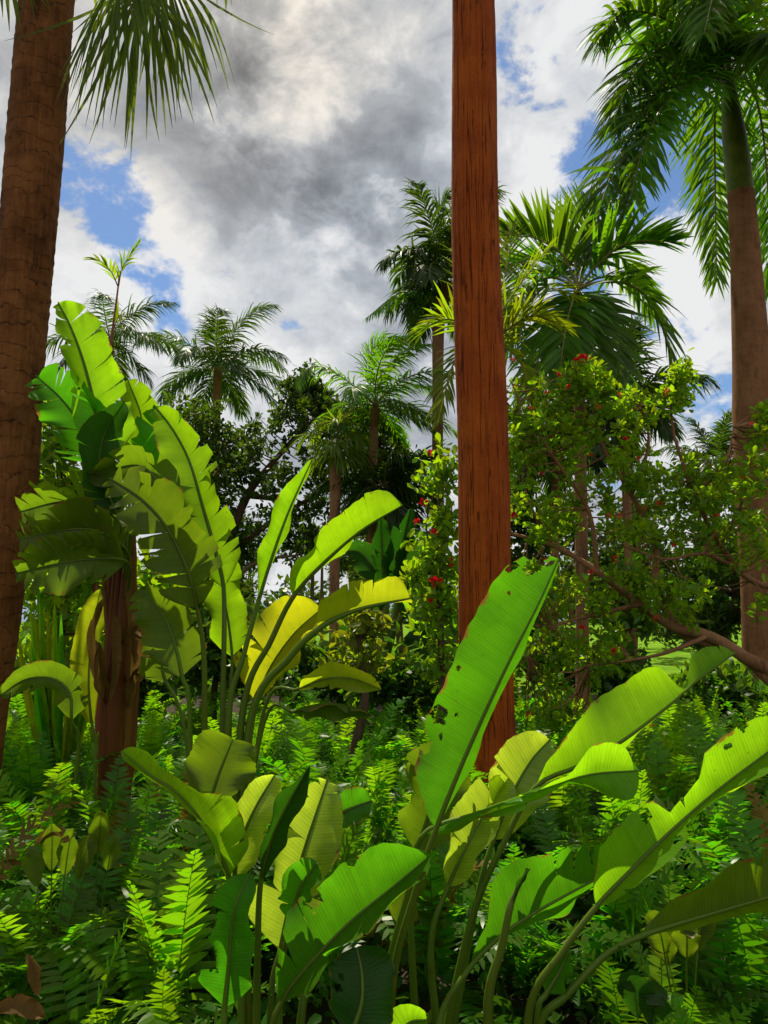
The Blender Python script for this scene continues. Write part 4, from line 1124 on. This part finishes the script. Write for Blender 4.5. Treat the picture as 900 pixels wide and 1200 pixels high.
mb.build('trunk', MT['bark'], FT)
mb = MB()
edir = nz(r.normal(size=ends.shape) * .8 + np.array([0, -.2, .7]))
rosette(mb, ends, edir, 27, .064, .10, r, True, 1.0)
mb.build('crown', MT['flowerleaf'], FT)


def flower(root, pos, s, r):
    mb = MB()
    for q in range(14):
        d = nz(r.normal(size=3) + np.array([0, -.5, .6]))
        scatter(mb, (pos + d * s * .25)[None], d[None], s * .8, r, .5, True, 1.3)
    return mb.build('flower', MT['red'], root)


for (x, y, d, s) in ((681, 421, 6.4, .075), (676, 423, 6.4, .06), (688, 419, 6.4, .06), (654, 440, 6.3, .045), (641, 461, 6.2, .045), (622, 479, 6.2, .04), (781, 458, 6.3, .06), (727, 463, 6.3, .045), (602, 421, 6.3, .035), (666, 454, 6.2, .045),
                     (701, 477, 6.2, .04), (733, 514, 6.1, .04), (748, 538, 6.1, .045), (692, 534, 6.1, .04), (855, 535, 6.1, .035), (714, 604, 6, .04), (725, 605, 6, .055), (755, 596, 6, .035), (603, 605, 6, .055), (720, 655, 5.9, .05),
                     (692, 671, 5.9, .05), (638, 658, 6, .05), (717, 764, 5.8, .06), (768, 724, 5.9, .045), (682, 737, 5.8, .05), (620, 838, 5.9, .05), (790, 640, 6, .04), (634, 555, 6.1, .04), (772, 590, 6, .04), (880, 498, 6.3, .04), (840, 604, 6, .035), (764, 850, 6, .03), (870, 560, 6, .03)):
    flower(FT, P(x, y, d), s * .58, r)


def shrub(label, base, d, blobs, per, leaf, mat, seed, n_leaf=26, name='shrub', cat='shrub', fine=False, flowers=(), group=None, spread=.2):
    t_ = thing(name, label, cat, gpt(base, d), group)
    r = np.random.default_rng(seed)
    ends = ellip(r, blobs, per)
    ends[:, 2] = np.maximum(ends[:, 2], .1)
    mb = MB()
    cm = ends.mean(0)
    limb = [np.array([gpt(base, d), (gpt(base, d) + cm) / 2 + r.normal(size=3) * .1, cm])]
    tube(mb, limb[0], [.05, .04, .02], 7, 12)
    twigs(mb, limb, ends, r, .007, 3)
    mb.build('stem', MT['barkd'], t_)
    mb = MB()
    rosette(mb, ends, nz(r.normal(size=ends.shape) + np.array([0, -.2, .6])), n_leaf, leaf, spread, r, fine)
    mb.build('foliage', MT[mat], t_)
    for q in flowers:
        flower(t_, P(*q[:3]), q[3], r)
    return t_


shrub('flowering shrub left of the red-brown trunk with a few red blooms', 520, 6.9, [(512, 650, 24, 30, 6.9, .3), (490, 672, 22, 22, 6.9, .3), (518, 545, 15, 28, 6.9, .2), (522, 600, 12, 30, 6.9, .2), (505, 710, 32, 24, 6.9, .3), (530, 690, 16, 40, 7, .3), (516, 760, 20, 36, 7, .3)], 16, .085, 'flowerleaf', 51, 16, fine=True,
      flowers=((503, 531, 6.7, .035), (497, 590, 6.7, .05), (488, 612, 6.7, .04), (512, 682, 6.6, .06), (509, 626, 6.7, .045), (528, 660, 6.7, .04), (506, 706, 6.6, .04)), spread=.14)
shrub('croton shrub with orange and yellow-green leaves in front of the dark paddle-leaf plant', 400, 6.6, [(408, 745, 24, 26, 6.6, .3), (395, 775, 24, 26, 6.6, .3), (430, 765, 22, 26, 6.6, .3), (440, 735, 16, 24, 6.6, .2), (425, 720, 20, 12, 6.6, .2)], 11, .085, 'croton', 52, 9, fine=True, spread=.12)
shrub('pale green bushy shrub beside the foot of the royal palm', 850, 9.0, [(850, 800, 40, 26, 9, .5), (880, 830, 30, 26, 9, .5), (810, 815, 36, 22, 9, .4)], 34, .12, 'shrub', 53, 22, spread=.2)
shrub('leafy bush with yellow-green leaves behind the tall plant stem at the left', 75, 6.6, [(75, 500, 40, 40, 6.6, .4), (60, 560, 50, 40, 6.6, .4), (95, 610, 50, 40, 6.7, .4), (60, 670, 50, 50, 6.8, .4), (70, 750, 60, 60, 7, .4), (180, 690, 40, 60, 7, .4)], 26, .13, 'flowerleaf', 54, 16, fine=True, spread=.2)
shrub('dark hedge bush behind the left clump', 150, 9.5, [(60, 790, 80, 40, 9.5, .6), (160, 780, 70, 36, 9.5, .6)], 60, .13, 'shrub', 55, 24, name='hedge_bush')
shrub('dark bush between the middle clump and the lawn', 340, 9.5, [(340, 772, 50, 26, 9.5, .5), (395, 785, 40, 26, 9.5, .5)], 44, .12, 'shrub', 56, 24, name='hedge_bush')
shrub('dark bush seen through the stalks of the middle clump', 250, 8.6, [(225, 760, 40, 34, 8.6, .5), (290, 775, 40, 26, 8.6, .5), (255, 735, 26, 20, 8.6, .4)], 44, .11, 'shrub', 66, 24, name='hedge_bush')
shrub('dark bush below the dark paddle-leaf plant', 480, 8.0, [(450, 790, 40, 24, 8, .4), (500, 800, 36, 26, 8, .4)], 44, .1, 'shrub', 57, 24, name='hedge_bush')
shrub('bush at the lawn edge behind the right side of the red-brown trunk', 640, 10.0, [(620, 740, 40, 50, 10, .6), (660, 770, 40, 46, 10, .6)], 50, .12, 'shrub', 58, 24, name='hedge_bush')
shrub('dense bush behind the flowering tree, right of the slim palm', 730, 11, [(730, 700, 40, 46, 11, .6), (720, 785, 40, 30, 11, .6)], 44, .13, 'shrub', 59, 24, name='hedge_bush')
shrub('tall bush behind the flowering tree beside the royal palm', 850, 12.5, [(850, 660, 50, 60, 12.5, .8), (900, 700, 40, 60, 12.5, .8), (830, 730, 30, 26, 12.5, .6)], 50, .15, 'shrub', 60, 24, name='hedge_bush')
shrub('round dark bush farther back on the lawn, right of centre', 690, 20, [(690, 690, 44, 36, 20, 1), (630, 700, 40, 30, 20, 1)], 50, .2, 'tree', 61, 24, name='hedge_bush', spread=.35)
shrub('dark bush on the lawn behind the fan palm trunk', 360, 22, [(350, 716, 40, 14, 22, 1), (300, 722, 30, 12, 22, 1)], 36, .2, 'tree', 62, 20, name='hedge_bush', spread=.3)
shrub('dark bush on the lawn behind the tall stem at left', 200, 20, [(200, 690, 40, 44, 20, 1), (120, 700, 50, 40, 20, 1)], 50, .2, 'tree', 63, 22, name='hedge_bush', spread=.35)
shrub('grey-green bush far back on the lawn right of the royal palm foot', 800, 26, [(780, 735, 60, 8, 26, 1.2), (860, 722, 50, 20, 26, 1)], 40, .2, 'tree', 64, 20, name='hedge_bush', spread=.3)
shrub('dark bush on the lawn just left of the red-brown trunk', 500, 24, [(490, 715, 40, 22, 24, 1), (540, 722, 30, 16, 24, 1)], 36, .2, 'tree', 65, 20, name='hedge_bush', spread=.3)

for (lab, bx, d, bl) in (('dark leafy tree on the lawn behind the flowering tree, near the red-brown trunk', 640, 17, [(625, 650, 40, 46, 17, .9), (660, 610, 36, 40, 17, .9), (610, 590, 26, 40, 17, .7)]),
                         ('dark leafy tree on the lawn behind the middle of the flowering tree', 745, 18, [(740, 620, 46, 50, 18, 1), (780, 660, 40, 46, 18, 1), (715, 665, 34, 40, 18, .9)]),
                         ('dark leafy tree on the lawn between the flowering tree and the royal palm', 845, 19, [(835, 600, 40, 50, 19, 1), (870, 650, 46, 50, 19, 1), (815, 660, 34, 46, 19, .9)]),
                         ('dark leafy tree on the lawn behind the dark paddle-leaf plant', 470, 21, [(455, 640, 30, 30, 21, .8), (500, 660, 34, 34, 21, .9), (440, 680, 40, 30, 21, .9)]),
                         ('dark leafy tree on the lawn behind the middle clump', 235, 19, [(225, 660, 40, 40, 19, .9), (270, 690, 40, 30, 19, .9)])):
    t_ = thing('tree', lab, 'tree', gpt(bx, d))
    r = np.random.default_rng(bx)
    ends = ellip(r, bl, 40)
    mb = MB()
    cm = ends.mean(0)
    lm = [np.array([gpt(bx, d), (gpt(bx, d) * .5 + cm * .5), cm])]
    tube(mb, lm[0], [.12, .09, .04], 8, 14)
    twigs(mb, lm, ends, r, .012, 2)
    mb.build('trunk', MT['barkd'], t_)
    mb = MB()
    rosette(mb, ends, nz(r.normal(size=ends.shape) + np.array([0, -.2, .6])), 26, .15, .28, r, False)
    mb.build('crown', MT['tree'], t_)

# bare slim trunks far back on the lawn
for i, (x, d, w_, yt) in enumerate(((365, 24, 5, 640), (376, 26, 4, 640), (291, 28, 5, 660), (246, 24, 7, 640), (735, 22, 5, 630), (728, 24, 4, 630), (590, 18, 7, 560))):
    lab = ['slim bare trunk at the lawn edge under the dark tree', 'slim bare trunk, thinner one of the pair under the dark tree', 'slim bare trunk near the sea view left of centre', 'bare trunk behind the middle clump stalks', 'slim pale trunk of the pair behind the flowering tree', 'thinner pale trunk of the pair behind the flowering tree', 'slim palm trunk just right of the red-brown trunk'][i]
    t_ = thing('tree', lab, 'tree', gpt(x, d))
    mb = MB()
    tube(mb, [gpt(x, d), P(x + 1, 700, d), P(x + 2, yt, d)], [w_ / 2 * M(x, 700, d)] * 2 + [w_ / 3 * M(x, 700, d)], 8, 14)
    mb.build('trunk', MT['barkd' if i < 4 else 'palmb'], t_)
    r = np.random.default_rng(600 + i)
    mb = MB()
    ends = ellip(r, [(x + 2, yt - 10, 26, 20, d, .8)], 22)
    rosette(mb, ends, nz(r.normal(size=ends.shape) + np.array([0, 0, .6])), 20, .17, .3, r, False)
    mb.build('crown', MT['tree'], t_)

# far-off tree line by the shore
mb = MB()
r = np.random.default_rng(700)
for i in range(90):
    x = -45 + i + r.normal()
    if -17 < x < -8 and r.random() < .9: continue
    h = r.uniform(1.2, 3.4) + (2.5 if x > 4 or x < -22 else 0)
    C_ = np.stack([r.normal(size=90) * 1.0 + x, 56 + r.normal(size=90) * 1.0, r.random(90) * h], 1)
    scatter(mb, C_, r.normal(size=(90, 3)), .55, r, .6, False)
tag(mb.build('treeline', MT['tree']), 'low dark line of far trees along the shore', 'trees', kind='stuff')

# ---------------------------------------------------------------- ferns
def fern_rach(L, el, g, az=0.0):
    return arch((0, 0, 0), az, el, L, g, 12, power=1.1)


FPROF = lambda s: np.interp(s, [0, .12, .3, .55, .8, .95, 1], [.35, .7, .95, 1, .75, .35, .12])
FR = []
for i, (L, el, g) in enumerate(((.85, 78, 1.0), (.8, 66, 1.2), (.75, 55, 1.5), (.9, 70, 1.6), (.65, 82, .6), (.7, 45, 1.3))):
    mb = MB()
    ra = fern_rach(L, R(el), g)
    frond(mb, ra, nl=30, ll=.105, lw=.023, a=(84, 58), lift=6, liftj=10, droop=.25, k=3, s0=.14, seed=800 + i, prof=FPROF, taper=(.75, 1.0, .7, .06), lenj=.07)
    tube(mb, curve(ra, 14), np.linspace(.0035, .001, 14), 4)
    FR.append(mb)
fern_me = {(i, q): FR[i].mesh('fern_frond', MT[q]) for i in range(6) for q in ('fern', 'fernl', 'fernd')}


def whole(seed, mat, nf=11):
    """all fronds of one far fern in one mesh"""
    r = np.random.default_rng(seed)
    mb = MB()
    for j in range(nf):
        i = int(r.integers(6))
        a_ = j * 2.4 + r.normal() * .3
        s = r.uniform(.7, 1.1)
        V = np.vstack(FR[i].V) * s
        c_, s_ = math.cos(a_), math.sin(a_)
        V = np.stack([V[:, 0] * c_ - V[:, 1] * s_, V[:, 0] * s_ + V[:, 1] * c_, V[:, 2]], 1)
        A_ = np.vstack(FR[i].A).copy()
        A_[:, 2] = (A_[:, 2] * .4 + r.random()) % 1
        mb.add(V, np.vstack(FR[i].F), A_)
    return mb.mesh('fern', MT[mat])


far_me = [whole(900 + i, 'fern' if i % 3 else 'fernl', 10 + i % 3) for i in range(6)]
r = np.random.default_rng(33)


def near_fern(x, y, label, group=None, s=1.0, nf=9, mat=None, lean=None, dead=False):
    t_ = thing('fern', label, 'fern', (x, y, 0), group)
    t_.rotation_euler = (0, 0, r.uniform(0, 6.28))
    for j in range(nf):
        q = 'fernd' if dead and j < 2 else (mat or ('fernl' if r.random() < .3 else 'fern'))
        o = bpy.data.objects.new('frond', fern_me[(int(r.integers(6)), q)])
        COL.objects.link(o)
        o.parent = t_
        o.rotation_euler = (r.normal() * .12, r.normal() * .10, j * 2.4 + r.normal() * .3)
        k_ = s * r.uniform(.75, 1.1)
        o.scale = (k_, k_, k_)
        o.location = (r.normal() * .03, r.normal() * .03, 0)
    return t_


placed = []
# ferns that stand out one by one
for (x, y, d, s, lab) in ((395, 875, 3.9, 1.0, 'bright upright fern frond plant left of the red-brown trunk, behind the front leaves'), (110, 1030, 2.75, .95, 'bright sunlit fern in the lower left shade'), (215, 990, 2.9, 1.05, 'arching fern with a silvery frond beside the pale front plant'),
                          (305, 850, 4.0, .9, 'fern growing against the stalks of the middle clump'), (690, 960, 3.2, 1.0, 'fern filling the gap right of the front plant'), (830, 900, 4.2, 1.15, 'tall fern under the right-hand sunlit leaves'),
                          (128, 870, 4.35, 1.1, 'fern standing before the rusty stem of the left clump'), (835, 870, 5.4, 1.15, 'light green fern below the thick flowering branch'), (880, 860, 6.2, 1.1, 'light yellow-green fern at the foot of the royal palm'), (795, 850, 6.6, 1.1, 'light green fern left of the royal palm foot'), (740, 880, 4.6, 1.05, 'light fern behind the holed lime leaf at the right'), (430, 900, 4.4, .9, 'light green fern among the others between the two front plants'), (820, 1165, 2.35, .75, 'pale yellow-green fern at the bottom right corner'), (490, 850, 5.2, 1.0, 'soft light green fern left of the red-brown trunk foot'), (60, 860, 4.4, 1.0, 'fern at the foot of the left palm trunk'), (870, 1010, 3.0, 1.0, 'large fern at the right edge between two long leaves')):
    p = gpt(x, d)
    near_fern(p[0], p[1], lab, None, s, 10, 'fernl' if 'bright' in lab or 'pale' in lab or 'light' in lab else None)
    placed.append((p[0], p[1]))
zones = {'L': ('sword fern in the shaded fern bed below the left trunk', 'ferns in the shaded left bed'), 'C': ('sword fern in the fern bed between the middle clump and the red-brown trunk', 'ferns in the middle bed'),
         'R': ('sword fern in the fern bed right of the red-brown trunk', 'ferns in the right bed')}
trunks = [gpt(571, dM), gpt(-40, dL), gpt(135, 4.7)]
cnt = 0
tries = 0
while cnt < 290 and tries < 9000:
    tries += 1
    y = 2.0 + 7.6 * r.random() ** 0.9
    x = r.uniform(-1, 1.06) * (0.5 * y + .4)
    px = 450 + 900 * x / y
    if y < 3.1 and 215 < px < 730: continue
    if y < 2.5 and px < 730 and px > 120: continue
    if any((x - q[0]) ** 2 + (y - q[1]) ** 2 < (.24 + .02 * y) ** 2 for q in placed): continue
    if any((x - q[0]) ** 2 + (y - q[1]) ** 2 < .28 ** 2 for q in trunks): continue
    placed.append((x, y))
    z = 'L' if px < 230 else ('C' if px < 560 else 'R')
    s = r.uniform(.75, 1.1) * (0.72 if y < 2.8 else 1.0)
    if y < 5.2:
        near_fern(x, y, *zones[z], s, int(r.integers(8, 12)), dead=r.random() < .10)
    else:
        o = bpy.data.objects.new('fern', far_me[int(r.integers(6))])
        COL.objects.link(o)
        o.location = (x, y, 0)
        o.rotation_euler = (0, 0, r.uniform(0, 6.28))
        o.scale = (s, s, s)
        tag(o, *[zones[z][0] + ', farther row'], 'fern', zones[z][1])
    cnt += 1

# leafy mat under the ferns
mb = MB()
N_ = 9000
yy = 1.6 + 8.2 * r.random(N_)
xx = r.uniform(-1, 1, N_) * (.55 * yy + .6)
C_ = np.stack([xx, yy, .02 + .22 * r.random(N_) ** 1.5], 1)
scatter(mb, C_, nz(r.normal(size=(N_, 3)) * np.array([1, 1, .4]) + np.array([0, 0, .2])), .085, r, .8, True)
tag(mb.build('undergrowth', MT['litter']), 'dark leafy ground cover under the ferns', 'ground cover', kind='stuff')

# small broad-leaved seedlings and fallen leaves in the shade at lower left and right
def seedling(label, px, d, tips, hw, mat, name='seedling', group=None):
    t_ = thing(name, label, 'plant', gpt(px, d), group)
    for i, (x, y) in enumerate(tips):
        tip = P(x, y, d - .1 + .1 * (i % 3))
        b_ = gpt(px, d)
        k1 = b_ * .45 + tip * .55 + np.array([0, 0, .16])
        mb = MB()
        blade(mb, [k1, (k1 + tip) / 2 + np.array([0, 0, .06]), tip], hw, a=(15, 25), tears=(0, 0), seed=px + i, base=.45, tip=1.5)
        lf = mb.build('leaf', MT[mat], t_)
        m2 = MB()
        tube(m2, [tip, (k1 + tip) / 2 + np.array([0, 0, .06]), k1, b_], [.001, .003, .004, .006], 5, 14)
        m2.build('stalk', MT['stalk'], lf)
    return t_


seedling('shaded seedling with olive and tan leaves at the left', 70, 3.1, [(88, 975), (30, 1000), (115, 985), (60, 965)], .045, 'olive')
seedling('seedling with upright pointed leaves beside the dark ferns at left', 115, 3.3, [(120, 950), (140, 985), (95, 995)], .045, 'olive')
seedling('small seedling with two bent leaves at the lower right', 790, 2.7, [(808, 1100), (770, 1115), (830, 1090), (760, 1090)], .05, 'olive')
seedling('dark seedling at the bottom edge under the right plant', 750, 2.3, [(770, 1180), (735, 1160)], .05, 'deep')
for i, (x, y, d, lab) in enumerate(((15, 1190, 2.5, 'tan dead leaf lying at the bottom left corner'), (42, 1140, 2.6, 'brown dead leaf hanging in the ferns above the tan one'), (60, 985, 3.0, 'tan dead leaf caught on the ferns at left'))):
    mb = MB()
    c_ = P(x, y, d)
    q_ = [((-.08, 0, .0), (0, .03, .012), (.08, .05, -.03), .034), ((-.04, .02, .05), (.0, 0, .0), (.02, -.02, -.06), .028), ((-.07, 0, -.02), (0, .02, .015), (.07, .0, .0), .03)][i]
    blade(mb, [c_ + np.array(q) for q in q_[:3]], q_[3], a=(25, 10), tears=(1, 1), seed=60 + i, face=(.2, -.5, .8), base=.4, tip=1.6, jit=15)
    tag(mb.build('dead_leaf', MT['dead']), lab, 'dead leaf')

# ---------------------------------------------------------------- render settings
S.render.engine = 'CYCLES'
S.cycles.use_denoising = True
S.cycles.max_bounces = 8
S.cycles.diffuse_bounces = 4
S.cycles.transmission_bounces = 5
S.cycles.glossy_bounces = 2
S.cycles.sample_clamp_indirect = 6.0
S.view_settings.view_transform = 'Standard'
S.view_settings.look = 'None'
S.view_settings.exposure = 0.25
S.view_settings.gamma = 1.0
S.view_settings.use_curve_mapping = False
